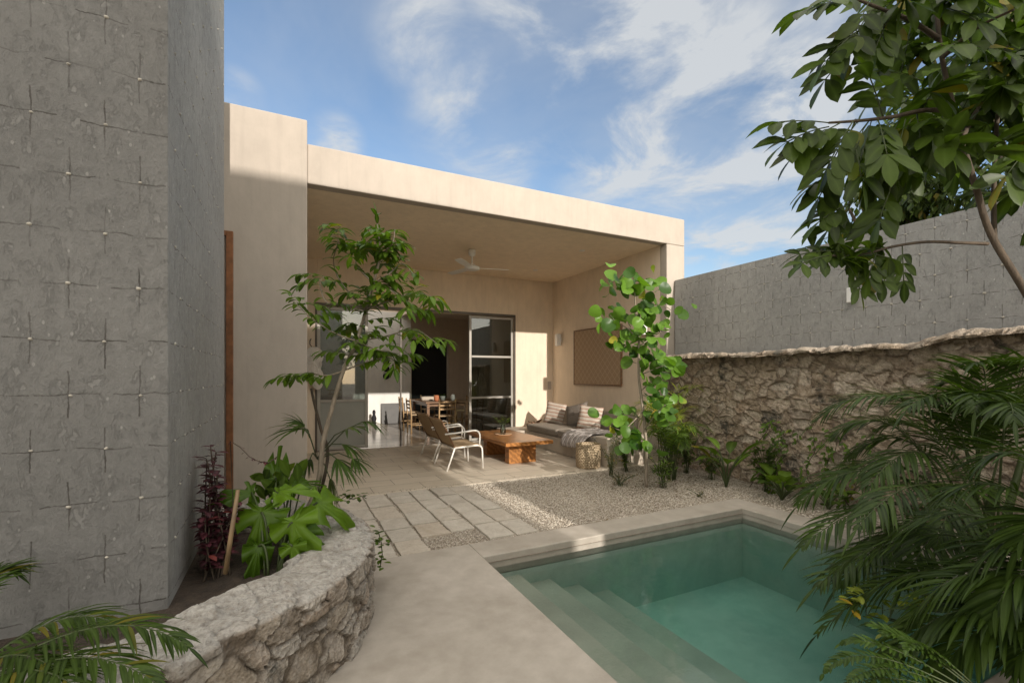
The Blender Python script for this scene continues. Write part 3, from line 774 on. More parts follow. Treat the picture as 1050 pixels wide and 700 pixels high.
# brown ornament at the far end of the bench
b=MB(); rg=random.Random(21)
for k in range(9):
    a=rg.uniform(0,6.28); p=V((0,rg.uniform(-.2,.2),.03)); pts=[p]
    for q in range(5):
        p=p+V((math.cos(a)*.035,rg.uniform(-.06,.06),rg.uniform(-.01,.05))); pts.append(p); a+=rg.uniform(-.6,.6)
    b.tube(pts,[.03,.035,.03,.025,.018,.008],7)
dw=b.build('driftwood_ornament',M['dkwood']); dw.location=(4.72,8.42,.43); dw.scale=(1.1,1.2,1.0)
dw.location.z=.288
tag(dw,'knobbly brown driftwood ornament on the far corner of the bench','ornament')
# wall lamps
def wlamp(loc,label,rz=0):
    rt=empty('wall_lamp',loc,rz,label,'wall lamp','white wall lamps')
    b=MB(); b.box(-.115,-.022,-.055,.055,-.13,.13); b.build('lamp_shade',M['white_pl'],rt,.012)
    b=MB(); b.box(-.022,0,-.035,.035,-.05,.05); b.build('bracket',M['white_pl'],rt,.003); return rt
wlamp((5.413,8.62,2.17),'small white box lamp on the patio side wall near the back corner')
wlamp((5.413,5.94,2.20),'small white box lamp on the patio side wall behind the round-leaved tree')
wl=wlamp((5.56,2.88,2.27),'small white box lamp on the grey garden wall under the hanging branch'); wl.scale=(.62,.62,.62)
# woven wall panel
ar=empty('woven_wall_panel',(5.413,7.30,1.76),0,'large tan woven fibre panel with diamond pattern on the patio side wall','wall art')
b=MB(); b.box(-.03,-.001,-.735,.735,-.535,.535); b.build('panel',M['art'],ar,.004)
b=MB()
for (y0,y1,z0,z1) in ((-.76,-.737,-.56,.56),(.737,.76,-.56,.56),(-.7365,.7365,.537,.56),(-.7365,.7365,-.56,-.537)): b.box(-.036,-.001,y0,y1,z0,z1)
b.build('panel_frame',M['dkwood'],ar,.003)
# ceiling fan
fan=empty('ceiling_fan',(2.78,7.18,3.48),0,'white three-bladed ceiling fan under the patio ceiling','fan')
b=MB(); b.lathe([(0,0),(.06,0),(.06,-.07),(.045,-.10),(.014,-.105)],(0,0,0),20); b.build('canopy_cup',M['white_pl'],fan)
b=MB(); b.lathe([(.014,-.09),(.014,-.25)],(0,0,0),10); b.build('down_rod',M['white_pl'],fan)
b=MB(); b.lathe([(.014,-.235),(.045,-.24),(.07,-.27),(.125,-.285),(.125,-.325),(.08,-.34),(0,-.345)],(0,0,0),24); b.build('motor_housing',M['white_pl'],fan)
for k in range(3):
    a=R(-12+120*k); ca,sa=math.cos(a),math.sin(a); b=MB(); vs=[];fs=[]
    for i in range(8):
        r=.10+.52*i/7; w=.038+.022*math.sin(i/7*2.6)
        for (o1,z1) in ((-w,-.008),(w,.012),(w,.018),(-w,-.002)):
            vs.append((r*ca-o1*sa,r*sa+o1*ca,-.305+z1))
    for i in range(7):
        for q in range(4): fs.append((i*4+q,i*4+(q+1)%4,i*4+4+(q+1)%4,i*4+4+q))
    fs+=[(0,3,2,1),(28,29,30,31)]
    b.add(vs,fs,sm=False); b.build('blade',M['white_pl'],fan)
# ---------------- coffee table
ct=empty('coffee_table',(3.35,7.0,.016),0,'low orange-brown solid wood coffee table on the patio','table')
b=MB(); b.box(-.41,.41,-.80,.80,.315,.37); b.build('tabletop',M['teak'],ct,.004)
b=MB(); b.box(-.23,.25,-.53,-.38,0,.298); b.box(-.20,.22,-.51,-.40,.298,.3145); b.build('leg',M['teak'],ct,.005)
b=MB(); b.box(-.23,.25,.36,.51,0,.298); b.box(-.20,.22,.38,.49,.298,.3145); b.build('leg',M['teak'],ct,.005)
b=MB(); b.lathe([(0,0),(.13,0),(.15,.012),(.148,.016),(.128,.006),(0,.006)],(0,0,0),28)
o=b.build('table_tray',simple('tan_tray',(.52,.33,.19),.5)); o.location=(3.33,7.12,.3875); tag(o,'flat round tan tray under the vase on the coffee table','tray')
vz=empty('glass_vase',(3.33,7.14,.396),0,'small clear glass vase with green sprigs on the coffee table tray','vase')
b=MB(); b.lathe([(0,0),(.04,0),(.048,.03),(.045,.10),(.03,.14),(.034,.155),(.029,.155),(.026,.14),(.040,.10),(.042,.03),(0,.008)],(0,0,0),20); b.build('vase_body',M['clear'],vz)
b=MB(); rg=random.Random(4)
for k in range(9):
    a=rg.uniform(0,6.28); tp=V((math.cos(a)*rg.uniform(.05,.16),math.sin(a)*rg.uniform(.05,.16),rg.uniform(.20,.31)))
    b.tube([(0,0,.03),V((tp.x*.3,tp.y*.3,.16)),tp],.0025,4,1)
    for q in range(4):
        p=V((0,0,.15)).lerp(tp,.5+.5*q/3); b.leaf(p,V((math.cos(a+rg.uniform(-1.5,1.5)),math.sin(a+rg.uniform(-1.5,1.5)),.3)),V((0,0,1)),.075,.034,3,.4,.2)
b.build('sprigs',[M['leaf_sap'],M['stem']],vz)
# ---------------- lounge chairs
def bez(p0,p1,p2,n=6): return [(V(p0)*(1-t)**2+V(p1)*2*t*(1-t)+V(p2)*t*t) for t in [i/n for i in range(n+1)]]
def lounge():
    rt=empty('lounge_chair',(2.08,6.68,.016))
    W=.31; r=.0125
    for s in (-1,1):
        y=s*W
        b=MB(); pts=[V((.56,y,0)),V((.55,y,.25))]+bez((.55,y,.26),(.55,y,.345),(.46,y,.345),5)+[V((.3,y,.335)),V((.1,y,.325))]
        b.tube(pts,r,8); b.build('front_leg_rail',M['white'],rt)
        b=MB(); b.tube([(0,y,0),(.06,y,.16),(.12,y,.325)],r,8); b.build('rear_leg',M['white'],rt)
        b=MB(); b.tube([V((.50,y*1.03,.345)),V((.505,y*1.06,.46))]+bez((.505,y*1.06,.48),(.50,y*1.06,.575),(.40,y*1.06,.57),6)+[V((.15,y*1.05,.545)),V((-.03,y*1.02,.535))],r,8); b.build('armrest',M['white'],rt)
    b=MB()
    for x,z in ((.50,.338),(.11,.320)):
        b=MB(); b.tube([(x,-W,z),(x,W,z)],.010,8); b.build('cross_rail',M['white'],rt)
    pass
    def slingsheet(path,name,wy):
        b=MB(); vs=[];fs=[];n=len(path);k=8
        for i,(x,z) in enumerate(path):
            for j in range(k+1):
                q=-1+2*j/k; vs.append((x,q*wy,z-.014*(1-q*q)))
        for i in range(n-1):
            for j in range(k):
                a=i*(k+1)+j; fs.append((a,a+k+1,a+k+2,a+1))
        b.add(vs,fs,sm=True); o=b.build(name,M['sling'],rt); m=o.modifiers.new('s','SOLIDIFY'); m.thickness=.014; m.offset=0
    slingsheet([(.54,.335),(.52,.356),(.46,.362),(.3,.350),(.18,.336),(.12,.335)],'seat',.305)
    slingsheet([(.125,.345),(.09,.40),(.04,.50),(-.01,.60),(-.06,.70),(-.08,.735),(-.10,.745)],'backrest',.30)
    b=MB()
    for s in (-1,1): b.tube([(.12,s*.31,.325),(.07,s*.31,.43),(-.01,s*.31,.60),(-.08,s*.31,.735)],.0125,8)
    b.tube([(-.085,-.31,.74),(-.085,.31,.74)],.0125,8)
    b.build('back_frame',M['dkwood'],rt)
    return rt
G='lounge chairs by the coffee table'
c1=lounge(); tag(c1,'woven lounge chair with white tube arms nearest the pool','chair',G)
c2=copy_tree(c1); c2.location=(2.13,7.60,.016); c2.rotation_euler=(0,0,R(3)); tag(c2,'woven lounge chair with white tube arms farther back, partly hidden by its twin','chair',G)
# ---------------- dining set in the room
dt=empty('dining_table',(3.5,11.35,.03),0,'dark wooden dining table inside the room beyond the open glass doors','table')
b=MB(); b.box(-.55,.55,-.75,.75,.70,.74); b.build('tabletop',M['dkwood'],dt,.004)
for sx in (-1,1):
    for sy in (-1,1):
        b=MB(); b.box(sx*.48-.03,sx*.48+.03,sy*.68-.03,sy*.68+.03,0,.699); b.build('leg',M['dkwood'],dt)
b=MB(); b.box(-.45,.45,-.66,.66,.62,.698); b.build('apron',M['dkwood'],dt)
def dchair():
    rt=empty('dining_chair',(0,0,.03))
    for (x,y,h) in ((-.2,-.19,.82),(-.2,.19,.82),(.2,-.19,.44),(.2,.19,.44)):
        b=MB(); b.tube([(x,y,0),(x,y,.42),(x-(.03 if h>.5 else 0),y,h)],.018,8); b.build('leg',M['oak'],rt)
    b=MB(); b.rbox(-.2,.21,-.19,.19,.425,.455,.012,grid=6); b.build('seat',M['sling'],rt)
    for z in (.60,.68,.76):
        b=MB(); b.box(-.235,-.215,-.175,.175,z-.022,z+.022); b.build('back_slat',M['oak'],rt,.004)
    b=MB()
    for y in (-.19,.19): b.tube([(-.2,y,.2),(.2,y,.2)],.011,6)
    b.tube([(.2,-.19,.28),(.2,.19,.28)],.011,6); b.tube([(-.2,-.19,.28),(-.2,.19,.28)],.011,6)
    b.build('stretcher',M['oak'],rt); return rt
G='wooden dining chairs in the room'
spots=[(2.82,10.85,0,'wooden dining chair on the left side of the dining table, nearest the doors'),
 (2.82,11.65,0,'wooden dining chair on the left side of the dining table, farther in'),
 (3.30,10.28,R(90),'wooden dining chair at the near end of the dining table nearest the doorway'),
 (4.22,10.9,R(180),'wooden dining chair on the right side of the dining table beside the glass door'),
 (4.22,11.7,R(180),'far wooden dining chair on the right side of the dining table'),
 (3.55,12.35,R(-90),'wooden dining chair at the far end of the dining table before the dark doorway')]
d0=dchair()
for i,(x,y,a,l) in enumerate(spots):
    o=d0 if i==0 else copy_tree(d0)
    o.location=(x,y,.03); o.rotation_euler=(0,0,a); tag(o,l,'chair',G)
b=MB(); b.rbox(-.22,.22,-.10,.10,0,.10,.04,grid=8,wob=.01); o=b.build('table_runner_roll',M['bench']); o.location=(3.22,11.25,.77); tag(o,'rolled beige cloth lying on the dining table','cloth')
fp=empty('flower_pot',(3.55,11.2,.77),0,'small pale pot with a leafy plant on the dining table','plant pot')
b=MB(); b.lathe([(0,0),(.05,0),(.07,.11),(.062,.11),(.05,.09),(0,.09)],(0,0,0),16); b.build('pot',M['white_pl'],fp)
b=MB(); rg=random.Random(9)
for k in range(22):
    a=rg.uniform(0,6.28); b.leaf(V((0,0,.1)),V((math.cos(a),math.sin(a),rg.uniform(.3,1.5))),V((0,0,1)),rg.uniform(.08,.17),.04,3,.6)
b.build('foliage',M['leaf_bush'],fp)
b=MB(); b.lathe([(0,0),(.045,0),(.06,.05),(.05,.12),(.03,.15),(0,.15)],(0,0,0),14); o=b.build('ceramic_jug',M['white_pl']); o.location=(3.78,11.1,.77); tag(o,'small white ceramic jug on the dining table right of the potted plant','jug')
b=MB(); b.lathe([(0,0),(.07,0),(.12,.08),(.13,.2),(.10,.3),(.08,.3),(0,.28)],(0,0,0),18); o=b.build('terracotta_pot',simple('terracotta',(.45,.16,.07),.7)); o.location=(3.25,10.75,.77); o.scale=(.5,.5,.5); tag(o,'small red terracotta pot at the near end of the dining table','pot')
# leaning dark panel and figurine in room
b=MB(); b.box(-.34,.34,-.02,.02,0,.58); o=b.build('leaning_panel',simple('dark_grey_board',(.10,.095,.09),.6),None,.005); o.location=(2.75,13.2,.03); o.rotation_euler=(R(-12),0,0); tag(o,'dark grey rectangular board leaning on the room wall left of the dining chairs','board')
b=MB(); b.lathe([(0,0),(.06,0),(.05,.1),(.07,.2),(.035,.3),(.045,.36),(.03,.42),(0,.43)],(0,0,0),12); o=b.build('dark_figurine',M['black']); o.location=(2.15,12.9,.03); tag(o,'slim black figurine on the room floor left of the leaning board','figurine')
# kitchen counter visible through window
kc=empty('kitchen_counter',(1.0,12.0,.03),0,'dark kitchen counter seen through the left window','counter')
b=MB(); b.box(-.6,.45,-.3,.3,0,.86); b.build('cabinet',M['dkwood'],kc,.004)
b=MB(); b.box(-.62,.47,-.32,.32,.861,.90); b.build('countertop',M['bench'],kc,.004)
b=MB(); b.box(-.14,.14,-.04,.04,0,.035); b.tube([(-.1,0,.035),(-.1,0,.10)],.012,6); b.tube([(.1,0,.035),(.1,0,.10)],.012,6); b.box(-.16,.16,-.05,.05,.10,.125)
o=b.build('wooden_stand',M['oak']); o.location=(1.05,11.85,.93); tag(o,'small pale wooden stand on the kitchen counter behind the window','stand')
# ---------------- rolled rope hammock hanging left of the window
hm=empty('rope_hammock',(.40,8.88,0),0,'coiled white rope hammock hanging from a hook beside the left window','hammock')
b=MB(); b.tube([(0,.05,2.03),(0,-.02,2.04),(-.02,-.05,2.0),(-.02,-.05,1.94),(.01,-.06,1.90)],.008,6); b.build('hook',M['dark_frame'],hm)
b=MB(); rg=random.Random(8)
def coil(cx,cz,rx,rz,n,yy):
    for k in range(n):
        f=1-.92*k/n; pts=[]; cx+=rg.uniform(-.008,.008); cz+=rg.uniform(-.01,.01)
        for q in range(21):
            a=q/20*6.283; pts.append((cx+rx*f*math.cos(a)+rg.uniform(-.004,.004),yy-.02-.05*(1-f)+rg.uniform(-.004,.004),cz+rz*f*math.sin(a)))
        b.tube(pts,.014,6,cap=False)
coil(.05,1.72,.14,.16,14,-.03); coil(0.0,1.46,.10,.14,12,-.07); coil(.10,1.34,.09,.18,12,-.05); coil(.03,1.60,.12,.2,12,-.02)
for k in range(9):
    x=-.03+.02*k; b.tube([(x,-.05,1.85),(x*1.2+.01,-.07,1.6),(x*.8,-.08,1.35)],.010,5)
b.build('rope_coils',M['rope'],hm)
# ================================================================== PLANTS
UP=V((0,0,1)); RGT=V((CS,-SN,0)); FW=V((SN,CS,0))
def qb(p0,p1,p2,n): return bez(p0,p1,p2,n)
def frond(b,p0,p1,p2,n=26,L=.42,W=.026,seed=0,stem=.008,mi=0,smi=1,start=.18,droop=.9,spread=1.0,vrange=(0,1)):
    rg=random.Random(seed); p0,p1,p2=V(p0),V(p1),V(p2)
    pts=bez(p0,p1,p2,16); b.tube(pts,[stem*(1-.8*i/16) for i in range(17)],5,smi)
    for k in range(n):
        t=start+(1-start)*(k+.5)/n
        p=p0*(1-t)**2+p1*2*t*(1-t)+p2*t*t; d=((p1-p0)*2*(1-t)+(p2-p1)*2*t).normalized()
        side=d.cross(UP)
        if side.length<.05: side=V((1,0,0))
        side.normalize(); up=side.cross(d).normalized()
        prof=math.sin(math.pi*min(1,(t-start)/(1-start)*.86+.14))**.6
        for s in (-1,1):
            ang=R(58-30*t)*spread+rg.uniform(-.1,.1)
            dd=d*math.cos(ang)+side*s*math.sin(ang)+up*rg.uniform(.05,.35)
            b.leaf(p+d*rg.uniform(-.004,.004),dd,up+side*s*rg.uniform(-.3,.1),L*prof*rg.uniform(.85,1.1),W*rg.uniform(.8,1.15),5,droop*rg.uniform(.6,1.3),.22,.35,mi,rg.uniform(*vrange),tip=.02*W)
    b.leaf(p2,(p2-p1),UP,L*.6,W,4,.4,.2,.4,mi)
def plant(name,loc,label,cat,group=None): return empty(name,loc,0,label,cat,group)
def rel(mb,root):
    l=root.location
    for i,p in enumerate(mb.v): mb.v[i]=(p[0]-l.x,p[1]-l.y,p[2]-l.z)
def tubes(b,paths,mi=0,n=6):
    for pts,r0,r1 in paths:
        pts=[V(p) for p in pts]; dn=[]
        for i in range(len(pts)-1):
            q0=pts[max(i-1,0)];q1=pts[i];q2=pts[i+1];q3=pts[min(i+2,len(pts)-1)]
            for k in range(5):
                t=k/5; dn.append(.5*((2*q1)+(-q0+q2)*t+(2*q0-5*q1+4*q2-q3)*t*t+(-q0+3*q1-3*q2+q3)*t**3))
        dn.append(pts[-1]); m=len(dn)
        b.tube(dn,[r0+(r1-r0)*i/(m-1) for i in range(m)],n,mi)
# ---------- foreground tree, upper right
T=1.75
rt=plant('foreground_tree',(3.35,.32,0),'foreground tree at upper right with big dark oval leaves and a thin leaning trunk','tree')
b=MB()
tr=[(3.35,.32,0),(3.2,.42,.7),P(1110,400,1.9),P(1050,297,T),P(1016,240,T),P(1000,190,T),P(986,145,T),P(978,112,T),P(966,60,T),P(960,5,T),P(957,-60,T)]
tubes(b,[(tr,.0145,.006)],n=10); rel(b,rt); b.build('trunk',M['bark'],rt)
b=MB()
limbs=[([P(1013,250,T),P(985,249,1.74),P(950,248,1.72),P(915,253,1.7),P(880,262,1.68),P(850,262,1.66)],.007,.003),
([P(980,115,T),P(950,113,1.7),P(915,120,1.66),P(880,124,1.62),P(850,126,1.6)],.010,.004),
([P(962,40,T),P(935,22,1.7),P(905,10,1.66),P(875,-2,1.62)],.010,.004),
([P(1020,250,1.76),P(1019,200,1.80),P(1022,130,1.85),P(1030,60,1.9),P(1045,-20,1.95)],.009,.005),
([P(985,145,T),P(1010,100,1.9),P(1040,70,2.1)],.009,.004),
([P(966,60,T),P(1000,30,1.65),P(1040,10,1.55)],.009,.004)]
tubes(b,limbs); rel(b,rt); b.build('branches',M['bark'],rt)
b=MB(); rg=random.Random(17)
def rosette(p,d,n,L,W,droop=.8,spread=1.1,seed=0,mi=0,vr=(0,1),seg=5):
    r=random.Random(seed); d=V(d).normalized(); a=d.orthogonal().normalized(); c=d.cross(a); off=r.uniform(0,6.28)
    for k in range(n):
        t=off+6.283*k/n+r.uniform(-.25,.25); e=r.uniform(.25,spread)
        dd=d*math.cos(e)+(a*math.cos(t)+c*math.sin(t))*math.sin(e)
        b.leaf(p,dd,UP+V((r.uniform(-.4,.4),r.uniform(-.4,.4),0)),L*r.uniform(.65,1.15),W*r.uniform(.8,1.1),seg,droop*r.uniform(.5,1.4),.16,.56,mi,r.uniform(*vr))
def compound(p,d,n,L,W,ll,seed,droop=.7,mi=0,smi=1,vr=(0,1)):
    """pinnate twig: leaflets in pairs along a drooping rachis"""
    r=random.Random(seed); p=V(p); d=V(d).normalized(); pts=[p.copy()]
    for k in range(n):
        d=(d+V((0,0,-.10))).normalized(); p=p+d*(ll/n); pts.append(p.copy())
        side=(d.cross(UP)+d.cross(-FW)*r.uniform(.4,1.6)).normalized(); up=side.cross(d)
        for s in (-1,1):
            dd=d*.55+side*s*.9+up*r.uniform(-.1,.25)
            b.leaf(p,dd,up,L*r.uniform(.75,1.1)*(.75+.25*k/n),W*r.uniform(.85,1.1),5,droop*r.uniform(.6,1.4),.15,.55,mi,r.uniform(*vr))
    b.leaf(p,d,UP,L,W,5,droop,.15,.55,mi,r.uniform(*vr))
    b.tube(pts,.0022,4,smi)
# lower branch sprays
LT,WT=.105,.040
for i,(u,v,t,du,dv) in enumerate([(880,262,1.68,-.8,.1),(862,258,1.66,-1,.25),(900,256,1.7,-.5,-.7),(850,262,1.64,-1,-.1),(905,255,1.72,-.2,-.8),(870,262,1.7,.2,-.9),(925,252,1.72,.1,-1)]):
    a=V((CS,-SN,0))*du+UP*dv+V((SN,CS,0))*rg.uniform(-.4,.3)
    compound(P(u,v,t),a,rg.choice([3,4]),LT*.82,WT*.8,.13,100+i,.8)
for i in range(13):
    u=rg.uniform(828,915); v=262+rg.uniform(-14,10); a=RGT*rg.uniform(-1,.5)+UP*rg.uniform(-.9,.3)+FW*rg.uniform(-.7,.7)
    p=P(u,v,rg.uniform(1.6,1.75)); rosette(p,a,rg.choice([5,6]),LT*.85,WT*.85,.9,1.2,150+i); b.tube([p,p.lerp(P(880,262,1.68),.5)+UP*.01,P(880,262,1.68)],.002,4,1)
for i,(u,v,t,du,dv) in enumerate([(850,126,1.6,-1,.35),(862,126,1.6,-.9,-.35),(880,124,1.62,-.6,-.7),(905,120,1.66,-.4,.5),(850,130,1.62,-.8,-.1),(900,122,1.6,-.1,-.9),(925,118,1.68,-.4,-.8),(940,115,1.7,.1,-1),(875,124,1.56,-.5,-.9),
    (875,-2,1.62,-.9,-.2),(890,4,1.62,-.4,-.8),(915,14,1.66,-.5,-.7),(935,24,1.7,0,-1),(880,0,1.6,-.8,.3),(905,10,1.7,-.2,-.9)]):
    a=V((CS,-SN,0))*du+UP*dv+V((SN,CS,0))*rg.uniform(-.5,.4)
    compound(P(u,v,t),a,rg.choice([3,4,4]),LT*1.18,WT*1.25,.16,200+i,.8)
for i in range(8):
    u=rg.uniform(838,925); v=rg.uniform(128,215); t=rg.uniform(1.55,1.75); p=P(u,v,t)
    q=P(min(950,u+rg.uniform(15,45)),122,1.66); b.tube([p,p.lerp(q,.5)+UP*.015,q],.0022,4,1)
    compound(p,RGT*rg.uniform(-1,.2)+UP*rg.uniform(-1,-.1)+FW*rg.uniform(-.3,.3),rg.choice([2,3]),LT*1.2,WT*1.2,.10,250+i,.8)
for i in range(4):
    p=P(rg.uniform(850,930),rg.uniform(-5,60),rg.uniform(1.55,1.75)); q=P(935,22,1.7); b.tube([p,p.lerp(q,.5)+UP*.015,q],.0022,4,1)
    compound(p,RGT*rg.uniform(-1,.2)+UP*rg.uniform(-1,.1),3,LT*1.2,WT*1.3,.11,280+i,.8)
# inner crown
for i in range(200):
    u=rg.uniform(925,1110); v=rg.uniform(-70,225)
    if v>70+ (u-925)*1.1 and v>150: continue
    if u<955 and v>120: continue
    if 150<v and rg.random()<.55: continue
    t=rg.uniform(1.55,2.25); a=V((rg.uniform(-1,1),rg.uniform(-1,1),rg.uniform(-1,.3)))
    if rg.random()<.5: compound(P(u,v,t),a,rg.choice([3,4]),LT*1.25,WT*1.3,.15,300+i,.9)
    else: rosette(P(u,v,t),a,rg.choice([6,7,8]),LT*1.35,WT*1.35,.9,1.2,300+i)
for i in range(16):
    u=rg.uniform(885,960); v=rg.uniform(125,190); t=rg.uniform(1.6,1.9)
    rosette(P(u,v,t),V((rg.uniform(-.5,.5),rg.uniform(-.5,.5),-1)),6,LT*1.4,WT*1.4,.4,.9,500+i)
rel(b,rt); b.build('leaves',[M['leaf_tree'],M['stem']],rt)
# ---------- trees behind the garden wall
def bgtree(c,r,label,seed,nl=2600,L=.16):
    rg=random.Random(seed); rt=plant('background_tree',(c[0],c[1],0),label,'tree','trees behind the garden wall')
    b=MB(); tubes(b,[([(0,0,0),(.1,.05,c[2]*.5),(0,0,c[2])],.12,.05)],n=8)
    for k in range(7):
        a=rg.uniform(0,6.28); e=V((math.cos(a),math.sin(a),rg.uniform(.1,.9)))*r*.8
        tubes(b,[([(0,0,c[2]*.75),V((0,0,c[2]*.9))+e*.5,V((0,0,c[2]))+e],.05,.015)],n=5)
    b.build('trunk',M['bark'],rt); b=MB()
    cl=[]
    for k in range(26):
        d=V((rg.gauss(0,1),rg.gauss(0,1),rg.gauss(0,.8))).normalized()*r*rg.uniform(.3,1); cl.append((V((0,0,c[2]))+d,r*rg.uniform(.2,.4)))
    for k in range(nl):
        cc,cr=rg.choice(cl); d=V((rg.gauss(0,1),rg.gauss(0,1),rg.gauss(0,1))).normalized()*cr*rg.uniform(.5,1)
        b.leaf(cc+d,d+V((rg.gauss(0,.3),rg.gauss(0,.3),-.4)),UP+d*.5,L*rg.uniform(.6,1.2),L*.42,2,.4,.15,.5,0,rg.random())
    b.build('crown',M['leaf_back'],rt)
bgtree((8.1,3.75,3.45),1.0,'low dark tree top just above the grey garden wall, left of the two','41',3200,.13)
bgtree((8.4,2.3,4.3),1.7,'taller dark tree behind the garden wall beyond the foreground trunk','42',5200,.15)
# ---------- sapling in the planter (left)
TS=3.1
rt=plant('planter_sapling',(.02,3.1,.37),'slender sapling with drooping green leaves rising from the left planter in front of the window','tree')
b=MB(); tk=[(.02,3.1,.37),P(325,500,3.08),P(331,455,TS),P(340,420,TS),P(352,380,TS),P(366,350,TS),P(375,318,TS),P(383,290,TS),P(390,262,TS),P(388,240,TS),P(386,222,TS)]
tubes(b,[(tk,.020,.004)],n=8); rel(b,rt); b.build('trunk',M['bark_pale'],rt)
b=MB(); rg=random.Random(31)
br=[([(352,380),(335,385),(315,382),(302,388)],0),([(366,350),(340,340),(318,325),(305,312)],0),([(375,318),(350,290),(342,268),(347,246),(340,243)],0),
 ([(375,318),(400,308),(425,300),(442,304)],0),([(366,350),(395,345),(425,338),(448,352)],0),([(383,290),(400,280),(412,270),(425,282)],0),([(383,290),(365,270),(372,245)],0),
 ([(352,380),(375,372),(400,366),(405,378)],0),([(375,318),(355,312),(335,310),(328,290),(332,284)],0),([(390,262),(402,250),(405,236)],0),([(366,350),(385,358),(402,362)],0),([(383,290),(405,300),(430,318)],0)]
twp=[]
for q,(pp,_) in enumerate(br):
    dz=[rg.uniform(-.35,.35)*i/len(pp) for i in range(len(pp))]
    pts=[P(u,v,TS+d_) for (u,v),d_ in zip(pp,dz)]; twp.append(pts)
tubes(b,[(p,.006,.0022) for p in twp],n=5); rel(b,rt); b.build('branches',M['bark_pale'],rt)
b=MB()
def along(pts,n,L,W,droop,r,first=.25,vr=(0,1)):
    tot=len(pts)-1
    for k in range(n):
        t=first+(1-first)*k/(n-1); x=t*tot; i=min(tot-1,int(x)); p=pts[i].lerp(pts[i+1],x-i); d=(pts[i+1]-pts[i]).normalized()
        side=d.cross(UP)
        if side.length<.1: side=V((1,0,0))
        side.normalize()
        for s in (-1,1):
            dd=d*.5+side*s*r.uniform(.5,1)+V((0,0,r.uniform(-.1,.35)))+V((r.uniform(-.3,.3),r.uniform(-.3,.3),0))
            b.leaf(p,dd,UP,L*r.uniform(.7,1.15),W*r.uniform(.8,1.15),5,droop*r.uniform(.6,1.5),.2,.48,0,r.uniform(*vr))
    b.leaf(pts[-1],pts[-1]-pts[-2],UP,L,W,5,droop,.2)
for pts in twp: along(pts,9,.112,.036,1.1,rg)
for pts in twp:
    for q in range(3):
        p=pts[-1].lerp(pts[-2],rg.uniform(0,1)); d=V((rg.uniform(-1,1),rg.uniform(-1,1),rg.uniform(-.2,.5))).normalized()
        along([p,p+d*.08,p+d*.16+V((0,0,-.03))],4,.115,.038,1.1,rg)
tp=[V(p) for p in tk[5:]]; along(tp,12,.11,.036,1.0,rg,.0)
for k in range(24):
    x=rg.uniform(4.2,8.5); i=int(x) if x<9.99 else 9; p=V(tk[i]).lerp(V(tk[min(i+1,10)]),x-i); d=V((rg.uniform(-1,1),rg.uniform(-1,1),rg.uniform(.1,1))).normalized()
    ln=rg.uniform(.12,.26)*(1.3-.07*x); along([p,p+d*ln*.5,p+d*ln+V((0,0,-.03))],5,.12,.04,1.1,rg)
rel(b,rt); b.build('leaves',M['leaf_sap'],rt)
# ---------- fan palm with brown stems beside the sapling
rt=plant('fan_palm',(.10,3.25,.37),'small fan palm with narrow radiating leaves below the sapling in the planter','palm')
b=MB(); stems=[([(.14,3.25,.37),P(336,470,3.3),P(329,440,3.32),P(322,412,3.34),P(319,398,3.35)],.012,.009)]
tubes(b,stems,n=7); rel(b,rt); b.build('trunk',M['bark'],rt)
b=MB(); rg=random.Random(77)
def fan(c,d,n,L,W,seed,spread=2.4,droop=.5,stemfrom=None):
    r=random.Random(seed); d=V(d).normalized(); side=d.cross(UP)
    if side.length<.1: side=V((1,0,0))
    side.normalize()
    for k in range(n):
        a=(k/(n-1)-.5)*spread
        dd=d*math.cos(a)+side*math.sin(a)+V((0,0,r.uniform(-.08,.12)))
        b.leaf(c,dd,side.cross(d)+V((r.uniform(-.3,.3),0,0)),L*r.uniform(.85,1.1)*(1-.2*abs(a)/spread),W,5,droop*r.uniform(.6,1.5),.25,.4,0,r.random(),tip=.05*W)
    if stemfrom is not None: b.tube([V(stemfrom),V(stemfrom).lerp(c,.6)+V((0,0,.04)),c],.004,5,1)
RGT=V((CS,-SN,0)); FW=V((SN,CS,0))
base=V(P(325,470,3.25))
for i,(u,v,t,du,dz,L) in enumerate([(312,440,3.2,-1,.45,.30),(312,438,3.22,-.5,.9,.22),(330,480,3.15,-.3,-.8,.30),(350,455,3.2,1,-.1,.26),(345,470,3.1,.9,-.5,.28),(355,440,3.25,.8,.5,.22),(338,490,3.1,.3,-1,.28),(318,470,3.1,-.7,-.6,.26),(362,470,3.2,1,-.3,.20),(372,432,3.25,.9,.15,.22)]):
    fan(P(u,v,t),RGT*du+UP*dz+FW*rg.uniform(-.3,.3),11,L*.95,.020,600+i,2.2,.9,base)
rel(b,rt); b.build('fronds',[M['leaf_fan'],M['stem']],rt)
